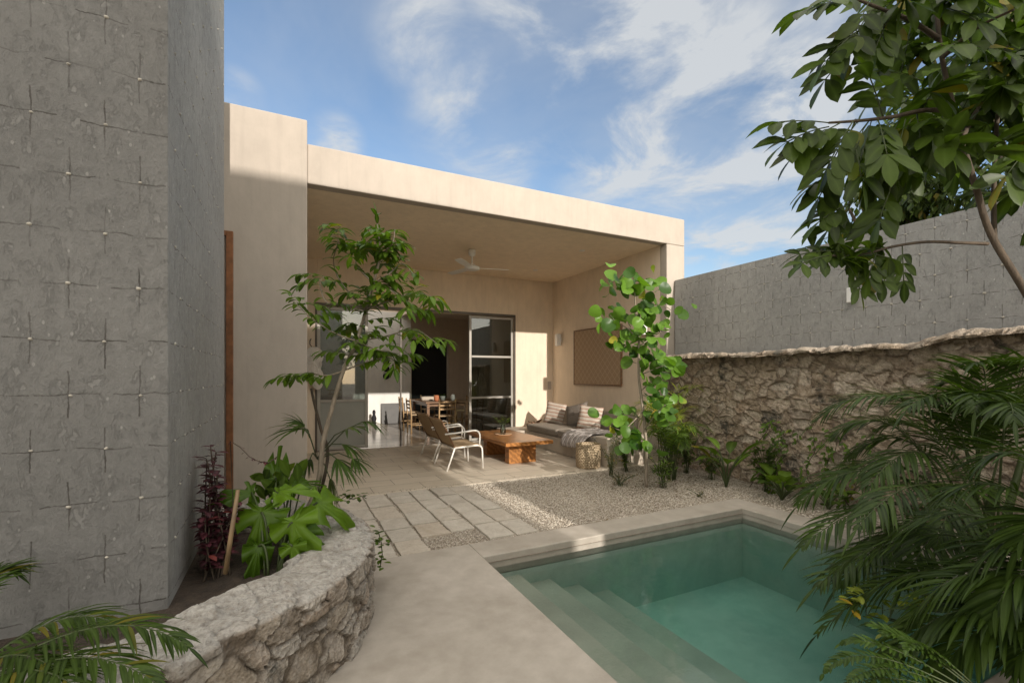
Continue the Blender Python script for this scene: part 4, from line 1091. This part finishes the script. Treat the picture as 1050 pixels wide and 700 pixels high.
# ---------- monstera
def bigleaf(b,c,d,nrm,L,W,cuts=True,seed=0,mi=0,var=.5,curl=.25):
    """heart-shaped leaf, edge slots between side veins"""
    r=random.Random(seed); d=V(d).normalized(); side=d.cross(V(nrm)).normalized(); up=side.cross(d).normalized()
    n=88; vs=[V(c)];rings=6
    for ri in range(1,rings+1):
        f=ri/rings
        for k in range(n):
            a=2*math.pi*k/n   # 0 = tip
            x=math.cos(a); y=math.sin(a)
            rad=(.5+.5*x)*.62+.42 if x>0 else .42-.0*x
            hx=x*rad*L*(.98 if x>0 else .75); hy=y*W*.5*(1-.25*max(0,x))
            if x<-.80: hx*=1-(abs(x)-.80)*3.2   # sinus at the petiole
            ff=f
            if cuts and abs(y)>.25:
                ph=(a if a<math.pi else 2*math.pi-a)*5.6+seed
                sl_=math.sin(ph)
                if sl_>.72 and ri>2: ff=(2/6)+(f-2/6)*(.35 if r.random()<2 else 1)*(1-.5*(sl_-.72)/.28)
            px,py=hx*ff,hy*ff
            z=-curl*(px/L)**2*L*1.1-curl*1.0*(abs(py)/W)**2*W*.9+.018*math.sin(a*9+seed)*f*f+.02*noise.noise(V((px*9,py*9,seed)))
            vs.append(V(c)+d*px+side*py+up*z)
    fs=[(0,1+k,1+(k+1)%n) for k in range(n)]
    for ri in range(rings-1):
        for k in range(n):
            a=1+ri*n+k;c2=1+ri*n+(k+1)%n; fs.append((a,a+n,c2+n,c2))
    q_=r.random(); b.add(vs,fs,mi,(var,q_,0,1),True); m0=len(b.c)-len(vs)
    for ri in range(1,rings+1):
        for k in range(n):
            a=2*math.pi*k/n; ph=(a if a<math.pi else 2*math.pi-a)*5.6+seed
            ve=max(max(0,-math.sin(ph))**6*.8,1.0 if k in (0,n//2) else 0)*(1-.5*ri/rings)
            b.c[m0+1+(ri-1)*n+k]=(min(.95,var+.12*noise.noise(vs[1+(ri-1)*n+k]*12)),q_,ve,1)
rt=plant('monstera',(-.05,2.72,.37),'glossy green monstera with large split leaves spilling over the left planter rim','plant')
b=MB(); base=V((-.05,2.72,.37)); s=MB()
leaves=[(P(300,535,2.45),(.35,-.4,-.95),(-.3,-1,.35),.33,.30,.8),(P(268,525,2.5),(-.15,-.5,-.9),(-.3,-1,.5),.34,.32,.45),(P(325,515,2.65),(.95,-.2,-.45),(-.1,-.7,.9),.30,.30,.75),
 (P(285,505,2.6),(.5,-.3,.15),(0,-.6,1),.24,.22,.95),(P(283,490,2.85),(.1,.2,.9),(0,-1,.4),.24,.20,.3),(P(300,498,2.8),(.9,.1,.2),(0,-.6,1),.22,.2,.35),(P(258,505,2.6),(-.6,-.2,.1),(0,-.7,.9),.22,.2,.3),(P(300,560,2.4),(.2,-.5,-.9),(-.1,-1,.3),.18,.16,.7),(P(265,560,2.4),(-.2,-.5,-.8),(0,-1,.5),.2,.18,.2),(P(310,545,2.5),(.8,-.4,-.6),(0,-.9,.6),.2,.2,.25)]
for i,(c,d,n_,L,W,vv) in enumerate(leaves):
    bigleaf(b,c,d,n_,L*.86,W*.86,True,900+i,0,vv,.42)
    s.tube(bez(base+V((random.uniform(-.05,.05),random.uniform(-.05,.05),0)),base.lerp(c,.5)+V((0,0,.12)),c,8),.006,6)
rel(b,rt); rel(s,rt); b.build('leaves',M['leaf_mon'],rt); s.build('stems',M['stem'],rt)
# upright leafy plant behind monstera
rt=plant('leafy_shrub',(0.0,3.0,.37),'upright dark-leaved shrub directly behind the monstera','shrub'); b=MB(); rg=random.Random(12)
for k in range(26):
    p=P(rg.uniform(270,308),rg.uniform(482,515),rg.uniform(2.8,3.0)); b.leaf(p,V((rg.uniform(-.6,.6),rg.uniform(-.6,.6),rg.uniform(.2,1.2))),V((rg.uniform(-1,1),-1,.3)),.13,.06,5,.5,.15,.5,0,rg.random())
rel(b,rt); b.build('leaves',M['leaf_bush'],rt); b=MB()
for k in range(5): b.tube([(0,3.0,.37),P(275+8*k,505,2.9)],.005,5)
rel(b,rt); b.build('stems',M['stem'],rt)
# ---------- purple shrub
rt=plant('purple_shrub',(-.33,2.82,.37),'dark purple-leaved shrub against the grey wall at the left end of the planter','shrub'); b=MB(); s=MB(); rg=random.Random(14)
for k in range(15):
    u=rg.uniform(203,246); top=rg.uniform(462,530) if u<228 else rg.uniform(500,540); t=rg.uniform(2.35,2.75)
    if k==0: u,top=216,458
    p1=P(u,top,t); p0=V((-.33+rg.uniform(-.06,.08),2.82+rg.uniform(-.1,.1),.37)); pm=p0.lerp(p1,.5)+V((rg.uniform(-.03,.03),0,.03))
    path=bez(p0,pm,p1,12); s.tube(path,.0035,4)
    for q in range(2,13):
        for z in range(3):
            a=rg.uniform(0,6.28); b.leaf(path[q],V((math.cos(a),math.sin(a),rg.uniform(-.1,.7))),UP,rg.uniform(.045,.08),.032,3,.5,.2,.5,0,rg.random())
pth=[P(236,452,2.5),P(246,458,2.5),P(256,468,2.5),P(266,473,2.5),P(276,474,2.5),P(284,468,2.5)]; s.tube([(-.33,2.8,.37),P(240,540,2.5)]+pth,.0028,4)
for q in range(26):
    x=rg.uniform(0,4.99); i=int(x); p=pth[i].lerp(pth[i+1],x-i); a=rg.uniform(0,6.28); b.leaf(p,V((math.cos(a),math.sin(a),rg.uniform(-.6,.6))),UP,.026,.013,2,.4,.2,.5,0,rg.random())
rel(b,rt); rel(s,rt); b.build('leaves',M['leaf_purple'],rt); s.build('stems',M['bark'],rt)
b=MB(); b.tube([P(231,588,2.15),P(237,548,2.17),P(244,502,2.2)],[.011,.0105,.009],8)
tag(b.build('bamboo_stake',M['bamboo']),'thin tan bamboo stake stuck in the planter soil beside the monstera','stake')
# ---------- small trailing plant over the planter's end
for nm,pts,lb in (('trailing_plant',[(345,515),(355,508),(362,512),(370,508),(376,511)],'small leafy creeper spreading over the far end of the stone planter'),
                  ('weed',[(388,545),(391,556),(392,568),(390,580)],'small green weed growing at the foot of the planter next to the pavers')):
    t=3.55 if nm=='trailing_plant' else 3.0
    rt=plant(nm,tuple(P(pts[0][0],pts[0][1],t)),lb,'plant'); b=MB(); s=MB(); rg=random.Random(len(nm))
    pp=[P(u,v,t) for u,v in pts]; s.tube(pp,.003,4)
    for q in range(34):
        x=rg.uniform(0,len(pp)-1.01); i=int(x); p=pp[i].lerp(pp[i+1],x-i)+V((rg.uniform(-.03,.03),rg.uniform(-.05,.05),rg.uniform(-.01,.03))); a=rg.uniform(0,6.28)
        b.leaf(p,V((math.cos(a),math.sin(a),rg.uniform(-.3,.6))),UP,rg.uniform(.03,.055),.03,3,.4,.15,.5,0,rg.random())
    rel(b,rt); rel(s,rt); b.build('leaves',M['leaf_bush'],rt); s.build('stem',M['stem'],rt)
# ---------- round-leaved sapling (right)
TG=5.73
rt=plant('round_leaved_tree',(4.02,4.41,0),'young tree with bright round green leaves standing in the gravel before the bench','tree')
tk=[(4.02,4.41,0),P(662,450,5.72),P(658,410,5.7),P(655,385,5.7),P(655,350,5.7),P(652,320,5.7),P(650,295,5.7),P(645,278,5.7)]
b=MB(); tubes(b,[(tk,.022,.006)],n=8); rel(b,rt); b.build('trunk',M['bark_pale'],rt)
b=MB(); rg=random.Random(23)
brs=[[(655,350),(645,338),(632,330),(625,322)],[(652,325),(665,315),(678,312),(688,318)],[(655,355),(670,345),(680,338)],[(655,385),(672,378),(688,372)],[(655,355),(640,352),(628,345)],[(658,400),(675,385),(690,378)],
     [(660,430),(645,425),(628,422)],[(661,440),(672,425),(682,415)],[(660,470),(655,455),(650,450)],[(650,300),(640,292),(632,290)],[(660,420),(640,440),(625,436)],[(658,405),(676,408),(690,414)]]
tws=[]
for pp in brs:
    dz=rg.uniform(-.45,.45); tws.append([P(u,v,5.7+dz*i/(len(pp)-1)) for i,(u,v) in enumerate(pp)])
tubes(b,[(p,.008,.004) for p in tws],n=5); rel(b,rt); b.build('branches',M['bark_pale'],rt)
b=MB()
def disc(c,nrm,rad,var,cup=.15):
    n=12; nrm=V(nrm).normalized(); a=nrm.orthogonal().normalized(); c2=nrm.cross(a); vs=[V(c)]
    ph=rg.uniform(0,6.28)
    for f in (.55,1):
        for k in range(n):
            t=6.283*k/n; q=rad*f*(1-.12*max(0,math.cos(t))**3+.04*math.sin(3*t+ph))
            fold=-.22*abs(math.sin(t))*rad*f+cup*rad*f*f*math.cos(2*t+ph)
            vs.append(V(c)+a*math.cos(t)*q+c2*math.sin(t)*q-nrm*fold)
    fs=[(0,1+k,1+(k+1)%n) for k in range(n)]+[(1+k,13+k,13+(k+1)%n,1+(k+1)%n) for k in range(n)]
    b.add(vs,fs,0,(var,rg.random(),0,1),True)
for pp in tws:
    for k in range(18):
        x=rg.uniform(.4,len(pp)-1.001) if k>2 else len(pp)-1.001; i=int(x); p=pp[i].lerp(pp[i+1],x-i)
        o=V((rg.gauss(0,.10),rg.gauss(0,.10),rg.gauss(0,.08))); disc(p+o,V((rg.gauss(0,.6),-.5+rg.gauss(0,.6),rg.uniform(.1,1))),rg.uniform(.045,.08),rg.random())
for k in range(70):
    x=rg.uniform(3.3,6.99); i=int(x); p=V(tk[i]).lerp(V(tk[i+1]),x-i)+V((rg.gauss(0,.16),rg.gauss(0,.16),rg.gauss(0,.06))); disc(p,V((rg.gauss(0,.6),-.5+rg.gauss(0,.6),rg.uniform(.1,1))),rg.uniform(.06,.10),rg.random())
rel(b,rt); b.build('leaves',M['leaf_grape'],rt)
b=MB(); rg=random.Random(404)
for k in range(220):
    q=rg.random(); x,y=(rg.gauss(4.3,.45),rg.gauss(4.5,.4)) if q<.6 else (rg.uniform(2.1,5.3),rg.uniform(3.55,5.4)) if q<.85 else (rg.uniform(4.55,5.3),rg.uniform(2.5,4))
    if y<3.53 or x>5.35 or y>5.45: continue
    a=rg.uniform(0,6.28); b.leaf((x,y,.024),V((math.cos(a),math.sin(a),.15)),UP,rg.uniform(.02,.06),.018,3,.4,.4,.5,0,rg.random())
tag(b.build('leaf_litter',leaf_mat('dry_litter',(.06,.04,.02),(.16,.10,.05),.1,.8)),'small dry brown fallen leaves scattered on the gravel around the round-leaved tree','leaves',kind='stuff')
# ---------- garden bed plants
def areca(rt,base,n,H,spread,L,W,seed,mat,droop=.8,nl=18):
    rg=random.Random(seed); b=MB()
    for k in range(n):
        a=6.283*k/n+rg.uniform(-.3,.3); s_=spread*rg.uniform(.4,1); h=H*rg.uniform(.6,1)
        p0=V(base)+V((rg.uniform(-.06,.06),rg.uniform(-.06,.06),0)); p2=p0+V((math.cos(a)*s_,math.sin(a)*s_,h*rg.uniform(.6,.95))); p1=p0+V((math.cos(a)*s_*.3,math.sin(a)*s_*.3,h*1.1))
        frond(b,p0,p1,p2,nl,L,W,seed*50+k,.006,0,1,.25,droop)
    rel(b,rt); b.build('fronds',[mat,M['stem']],rt)
rt=plant('yellow_palm',(4.85,4.95,0),'feathery yellow-green palm in front of the stone wall beside the house pillar','palm'); areca(rt,(4.85,4.95,0),14,1.4,.5,.24,.016,5,M['leaf_yellow'])
rt=plant('bushy_palm',(4.62,4.6,0),'dense dark green feathery shrub right of the round-leaved tree','shrub'); areca(rt,(4.62,4.6,0),22,.95,.55,.19,.014,6,M['leaf_bush'],.9,20)
def bush(name,c,rx,h,n,L,W,seed,mat,label,cat='shrub',group=None,stems=9,up=.5):
    rt=plant(name,c,label,cat,group); b=MB(); s=MB(); rg=random.Random(seed)
    for k in range(stems):
        a=rg.uniform(0,6.28); q=rg.uniform(.2,1)*rx; p1=V((math.cos(a)*q,math.sin(a)*q,h*rg.uniform(.55,1))); pth=bez((rg.uniform(-.04,.04),rg.uniform(-.04,.04),0),(p1.x*.2,p1.y*.2,p1.z*.7),p1,8); s.tube(pth,.004,4)
        for j in range(n//stems):
            i=rg.randint(2,8); p=pth[i]+V((rg.gauss(0,.02),rg.gauss(0,.02),rg.gauss(0,.02))); t=rg.uniform(0,6.28)
            b.leaf(p,V((math.cos(t),math.sin(t),rg.uniform(-.2,1)*up*2)),UP,L*rg.uniform(.6,1.2),W,4,.6,.18,.5,0,rg.random())
    b.build('leaves',mat,rt); s.build('stems',M['stem'],rt)
bush('low_shrub',(4.05,5.15,0),.30,.55,170,.07,.022,31,M['leaf_dry'],'sparse olive shrub growing against the end of the concrete bench',stems=14)
bush('low_shrub',(4.42,5.28,0),.28,.60,200,.08,.026,32,M['leaf_bush'],'leafy dark shrub between the bench end and the round-leaved tree',stems=14)
bush('low_shrub',(4.18,4.28,0),.22,.42,150,.08,.020,33,M['leaf_sap'],'small bright-leaved shrub at the right foot of the round-leaved tree',stems=12)
bush('low_shrub',(3.78,4.62,0),.22,.16,90,.05,.015,34,M['leaf_dry'],'scrubby low weeds on the gravel left of the round-leaved trunk',stems=12)
bush('low_shrub',(5.08,4.35,0),.24,.40,150,.09,.03,35,M['leaf_bush'],'dark bushy plant at the foot of the rubble wall left of the broad-leaved plant',stems=12)
bush('low_shrub',(5.16,3.62,0),.26,.62,230,.09,.035,37,M['leaf_bush'],'bushy dark shrub against the rubble wall between the two broad-leaved plants',stems=16)
bush('low_shrub',(5.12,4.78,0),.26,.70,240,.09,.03,38,M['leaf_bush'],'dark shrub tight against the rubble wall right of the yellow-green palm',stems=16)
bush('ground_sprig',(4.25,3.8,0),.14,.08,26,.06,.014,36,M['leaf_dry'],'tiny brownish sprig on the gravel just behind the far pool coping',cat='weed',stems=5)
# broad-leaved (bird-of-paradise like) plants
def broad(name,c,n,H,L,W,seed,label,lean=.5,mat='leaf_bush'):
    rt=plant(name,c,label,'plant'); b=MB(); s=MB(); rg=random.Random(seed)
    for k in range(n):
        a=6.283*k/n+rg.uniform(-.4,.4); q=rg.uniform(.15,1)*lean*H; h=H*rg.uniform(.35,.75)
        p=V((math.cos(a)*q,math.sin(a)*q,h)); s.tube(bez((0,0,0),(p.x*.3,p.y*.3,h*.7),p,6),[.012-.001*i for i in range(7)],6)
        b.leaf(p,V((math.cos(a)*.8,math.sin(a)*.8,rg.uniform(.5,1.3))),UP+V((-math.cos(a),-math.sin(a),0)),L*rg.uniform(.8,1.1),W*rg.uniform(.85,1.1),8,1.1,.25,.45,0,rg.random(),tip=.02)
    b.build('leaves',M[mat],rt); s.build('stems',M['stem'],rt)
broad('broad_leaved_plant',(4.92,3.98,0),11,.62,.36,.13,51,'broad-leaved green plant with upright paddle leaves in front of the rubble wall',.35)
broad('split_leaf_plant',(4.98,3.30,0),14,.34,.22,.14,52,'low bushy clump of broad green leaves beside the far right corner of the pool',.6)
broad('low_leafy_plant',(5.05,2.85,0),10,.26,.22,.10,53,'low leafy plant behind the right pool coping, nearer than the bushy clump',.7)
# climbing plant on the rubble wall
rt=plant('climbing_plant',(5.20,3.2,0),'thin green and brown creeper climbing the rubble stone wall','climber'); b=MB(); s=MB(); rg=random.Random(66)
for k in range(12):
    y=rg.uniform(2.6,3.9); p=V((5.2,y,0)); pts=[p]
    for q in range(9): p=p+V((rg.uniform(-.02,.02),rg.uniform(-.10,.10),rg.uniform(.05,.13))); pts.append(p)
    s.tube(pts,.004,4)
    for q in range(30):
        x=rg.uniform(0,8.99); i=int(x); z=pts[i].lerp(pts[i+1],x-i)+V((rg.uniform(-.05,0),rg.uniform(-.04,.04),0)); b.leaf(z,V((-.5,rg.uniform(-1,1),rg.uniform(-1,.4))),V((-1,0,.3)),rg.uniform(.04,.085),.03,3,.4,.15,.5,0,rg.random())
rel(b,rt); rel(s,rt); b.build('leaves',M['leaf_bush'],rt); s.build('stems',M['bark'],rt)
# ---------- big feather palms, right foreground
rt=plant('feather_palm',(4.72,1.55,0),'large feather palm with arching fronds between the pool and the stone wall on the right','palm')
b=MB(); base=V((4.72,1.55,.05)); A=[
 (835,432,3.5,950,335,3.3),(818,518,3.3,905,425,3.3),(822,560,3.0,925,470,3.2),(838,600,2.75,930,520,3.0),(870,470,3.9,950,400,3.8),(905,410,3.9,985,375,3.7),
 (965,395,3.6,1010,370,3.5),(1000,372,3.2,1025,360,3.4),(1060,370,3.1,1050,350,3.4),(880,540,2.6,960,440,3.0),(925,600,2.5,985,480,2.9),(900,440,4.2,960,400,3.9),(1000,420,2.9,1010,350,3.2),(845,495,3.7,930,430,3.6),(960,560,2.6,1000,430,2.9),(1040,430,2.6,1030,360,3.0),(850,450,3.9,930,380,3.8),(890,500,3.0,960,400,3.2),(930,420,3.1,990,360,3.3),(985,410,3.0,1010,370,3.3),(860,600,3.1,940,500,3.2)]
for i,(u,v,t,cu,cv,ct_) in enumerate(A):
    frond(b,base+V((random.uniform(-.1,.1),random.uniform(-.1,.1),0)),P(cu,cv,ct_),P(u,v,t),34,.37,.021,700+i,.010,0,1,.32,.9,1.0,(0,.9))
rel(b,rt); b.build('fronds',[M['leaf_palm'],M['stem']],rt)
b=MB(); tubes(b,[([(4.72,1.55,0),(4.70,1.52,.3),(4.66,1.47,.6)],.035,.02),([(4.80,1.5,0),(4.84,1.46,.4),(4.9,1.40,.8)],.035,.02)],n=9); rel(b,rt); b.build('trunk',M['stem'],rt)
rt=plant('near_palm',(3.6,.5,0),'dark palm with wide leaflets in the lower right corner overhanging the pool','palm')
b=MB(); base=V((3.6,.5,0)); A=[(838,650,2.6,985,500,2.5),(850,590,2.7,980,470,2.5),(900,690,2.2,1000,540,2.1),(900,560,2.6,1010,450,2.4),(955,520,2.3,1040,420,2.1),(960,700,2.05,1030,560,2.1),(1000,480,2.2,1070,400,2.1),(1015,640,2.0,1060,500,2.0),(1045,560,2.0,1090,460,2.0),(930,640,2.2,1010,500,2.1),(985,600,2.15,1050,470,2.1),(1040,690,1.95,1080,560,1.9),(870,620,2.6,990,520,2.4)]
for i,(u,v,t,cu,cv,ct_) in enumerate(A):
    wd=.030 if i in (5,7,8,11,2) else .017
    frond(b,base+V((random.uniform(-.1,.1),random.uniform(-.1,.1),.02)),P(cu,cv,ct_),P(u,v,t),30,.30,wd,800+i,.009,0,1,.35,.7,1.0,(0,.8))
rel(b,rt); b.build('fronds',[M['leaf_palm'],M['stem']],rt)
b=MB(); tubes(b,[([(3.6,.5,0),(3.58,.5,.25),(3.57,.51,.5)],.03,.015)],n=9); rel(b,rt); b.build('trunk',M['stem'],rt)
# fern and croton at the pool's near right edge
rt=plant('fern',(2.62,.80,0),'dark small-leaved fern at the bottom edge right of the pool','fern'); b=MB()
for i,(u,v,t,cu,cv) in enumerate([(845,690,1.95,880,640),(862,660,2.05,900,640),(885,640,2.1,915,635),(905,650,2.0,930,640),(930,665,1.9,940,640),(870,700,1.8,905,660),(855,715,1.75,900,670)]):
    frond(b,(2.62,.80,.02),P(cu,cv,2.0),P(u,v,t),22,.065,.018,860+i,.004,0,1,.3,.5,1.25,(0,.6))
rel(b,rt); b.build('fronds',[M['leaf_fan'],M['stem']],rt)
rt=plant('croton',(3.35,1.0,0),'small yellow-green variegated plant glowing among the dark palm fronds by the pool','plant'); b=MB(); rg=random.Random(88)
for k in range(60):
    p=P(rg.uniform(870,905),rg.uniform(605,632),rg.uniform(2.45,2.6)) if k<32 else P(rg.uniform(925,965),rg.uniform(605,625),rg.uniform(2.4,2.6)); a=rg.uniform(0,6.28)
    b.leaf(p,V((math.cos(a),math.sin(a),rg.uniform(-.2,.8))),UP,.07,.032,4,.5,.15,.5,0,rg.uniform(.3,1))
for (u,v) in ((888,618),(945,615),(905,620)): b.tube([(3.35,1.0,0),P(u,v+12,2.5),P(u,v,2.5)],.004,4,1)
rel(b,rt); b.build('leaves',[M['leaf_yellow'],M['stem']],rt)
bush('bed_filler',(3.75,.45,0),.55,.75,700,.16,.05,90,M['leaf_palm'],'dark dense shrub filling the bed beneath the near palm',stems=26)
bush('bed_filler',(4.85,.75,0),.45,.8,500,.15,.05,91,M['leaf_palm'],'dark dense shrub at the foot of the stone wall behind the near palm',stems=22)
# palm lower left
rt=plant('corner_palm',(-1.0,1.88,.36),'palm fronds with long drooping leaflets in the bottom left corner of the planter','palm'); b=MB(); base=V((-1.0,1.88,.36))
for i,(u,v,t,cu,cv,ct_) in enumerate([(192,662,1.25,90,590,1.35),(120,640,1.4,50,600,1.5),(160,700,1.15,60,625,1.3),(90,715,1.1,20,640,1.3),(12,585,1.7,-20,570,1.7),(60,690,1.2,0,630,1.35)]):
    frond(b,base,P(cu,cv,ct_),P(u,v,t),30,.15,.0115,950+i,.005,0,1,.35,.9,.9,(.2,1))
rel(b,rt); b.build('fronds',[M['leaf_palm'],M['stem']],rt)
CLOUDS=[(560,40,.22),(640,140,.2),(820,120,.25),(640,40,.32),(700,110,.30),(760,180,.25),(490,100,.17),(500,160,.14),(345,143,.06),(243,98,.05),(750,250,.22),(440,40,.12),(610,150,.07)]
CLOUDCOL=(3.8,3.9,3.95,1); SKYS=.085; EXPO=1.12
FILLCOL=(14.5,13.3,11.5,1)
# ================================================================== CAMERA, LIGHT, SKY
cam=bpy.data.cameras.new('camera'); co=bpy.data.objects.new('camera',cam); COL.objects.link(co)
co.location=(0,0,CH); co.rotation_euler=(R(90),0,-YAW); cam.sensor_width=36; cam.lens=F/1050*36; cam.shift_y=(HZ-350)/1050
cam.clip_start=.02; cam.clip_end=2000; scene.camera=co
SUN_EL=math.atan(.3307)
ld=V((-.0439,1,-.3307)).normalized()
sl=bpy.data.lights.new('sun','SUN'); so=bpy.data.objects.new('sun',sl); COL.objects.link(so)
so.rotation_euler=ld.to_track_quat('-Z','Y').to_euler(); sl.energy=2.0; sl.angle=R(.6); sl.color=(1,.92,.83)
so.location=(0,-20,20)
w=bpy.data.worlds.new('World'); scene.world=w; w.use_nodes=True; nt=w.node_tree; N=nt.nodes; L=nt.links
bg=N['Background']; sky=N.new('ShaderNodeTexSky'); sky.sky_type='NISHITA'; sky.sun_disc=False
sd=-ld; sky.sun_elevation=SUN_EL; sky.sun_rotation=math.atan2(sd.x,sd.y); sky.air_density=1.0; sky.dust_density=.6; sky.ozone_density=1.5
tc=N.new('ShaderNodeTexCoord').outputs['Generated']
def nd(t,**k):
    n=N.new(t)
    for a,v in k.items(): setattr(n,a,v)
    return n
def mth(op,a,b=0,clamp=False):
    n=nd('ShaderNodeMath',operation=op,use_clamp=clamp)
    for i,v in enumerate((a,b)):
        if hasattr(v,'is_output'): L.new(v,n.inputs[i])
        else: n.inputs[i].default_value=v
    return n.outputs[0]
sp=nd('ShaderNodeSeparateXYZ'); L.new(tc,sp.inputs[0])
zz=mth('ADD',mth('MAXIMUM',sp.outputs[2],0),.16)
cb=nd('ShaderNodeCombineXYZ'); L.new(mth('DIVIDE',sp.outputs[0],zz),cb.inputs[0]); L.new(mth('DIVIDE',sp.outputs[1],zz),cb.inputs[1])
def cloud(scale,loc,lo,hi,det=8,rough=.6,dist=.4):
    mp=nd('ShaderNodeMapping'); L.new(cb.outputs[0],mp.inputs[0]); mp.inputs['Location'].default_value=loc
    n=nd('ShaderNodeTexNoise'); L.new(mp.outputs[0],n.inputs[0]); n.inputs['Scale'].default_value=scale; n.inputs['Detail'].default_value=det
    n.inputs['Roughness'].default_value=rough; n.inputs['Distortion'].default_value=dist
    mr=nd('ShaderNodeMapRange',interpolation_type='SMOOTHSTEP'); L.new(n.outputs[0],mr.inputs[0]); mr.inputs[1].default_value=lo; mr.inputs[2].default_value=hi
    return mr.outputs[0]
def cblob(u,v,rad):
    d=(P(u,v,1)-V((0,0,CH))).normalized()
    n=nd('ShaderNodeVectorMath',operation='DISTANCE'); nn=nd('ShaderNodeVectorMath',operation='NORMALIZE'); L.new(tc,nn.inputs[0])
    L.new(nn.outputs[0],n.inputs[0]); n.inputs[1].default_value=d
    mr=nd('ShaderNodeMapRange',interpolation_type='SMOOTHSTEP'); L.new(n.outputs['Value'],mr.inputs[0]); mr.inputs[1].default_value=rad; mr.inputs[2].default_value=0
    return mr.outputs[0]
blob=None
for (u,v,r_) in CLOUDS:
    c=cblob(u,v,r_); blob=c if blob is None else mth('MAXIMUM',blob,c)
n1=cloud(2.3,(3.1,1.7,0),.38,.72); n2=cloud(1.1,(7.3,2.2,0),.40,.75,6); 
mask=mth('ADD',mth('MULTIPLY',mth('MULTIPLY',blob,2.1),mth('ADD',n1,.04)),mth('MULTIPLY',n2,.26),True)
mask=mth('MULTIPLY',mask,.85)
# bright cloud bank added behind and overhead, out of view, to fill the shade
def mrange(x,a,b_,c=0,d=1):
    mr=nd('ShaderNodeMapRange',interpolation_type='SMOOTHSTEP'); L.new(x,mr.inputs[0]); mr.inputs[1].default_value=a; mr.inputs[2].default_value=b_; mr.inputs[3].default_value=c; mr.inputs[4].default_value=d; return mr.outputs[0]
dt_=nd('ShaderNodeVectorMath',operation='DOT_PRODUCT'); L.new(tc,dt_.inputs[0]); dt_.inputs[1].default_value=(SN,CS,0)
rear=mth('MAXIMUM',mrange(dt_.outputs['Value'],.25,-.25),mrange(sp.outputs[2],.72,.95))
rear=mth('MULTIPLY',rear,mth('ADD',mth('MULTIPLY',n1,.35),.60),True)
mx0=nd('ShaderNodeMix',data_type='RGBA'); L.new(rear,mx0.inputs[0]); L.new(sky.outputs[0],mx0.inputs[6]); mx0.inputs[7].default_value=FILLCOL
class _S: pass
sky=_S(); sky.outputs=[mx0.outputs[2]]
mx=nd('ShaderNodeMix',data_type='RGBA'); L.new(mask,mx.inputs[0]); L.new(sky.outputs[0],mx.inputs[6]); mx.inputs[7].default_value=CLOUDCOL
L.new(mx.outputs[2],bg.inputs[0]); bg.inputs[1].default_value=SKYS
scene.view_settings.view_transform='Standard'; scene.view_settings.look='None'; scene.view_settings.exposure=EXPO; scene.view_settings.gamma=1
scene.cycles.use_denoising=True; scene.cycles.max_bounces=8; scene.cycles.transparent_max_bounces=12; scene.cycles.diffuse_bounces=5
scene.cycles.caustics_reflective=False; scene.cycles.caustics_refractive=False; scene.cycles.sample_clamp_indirect=6
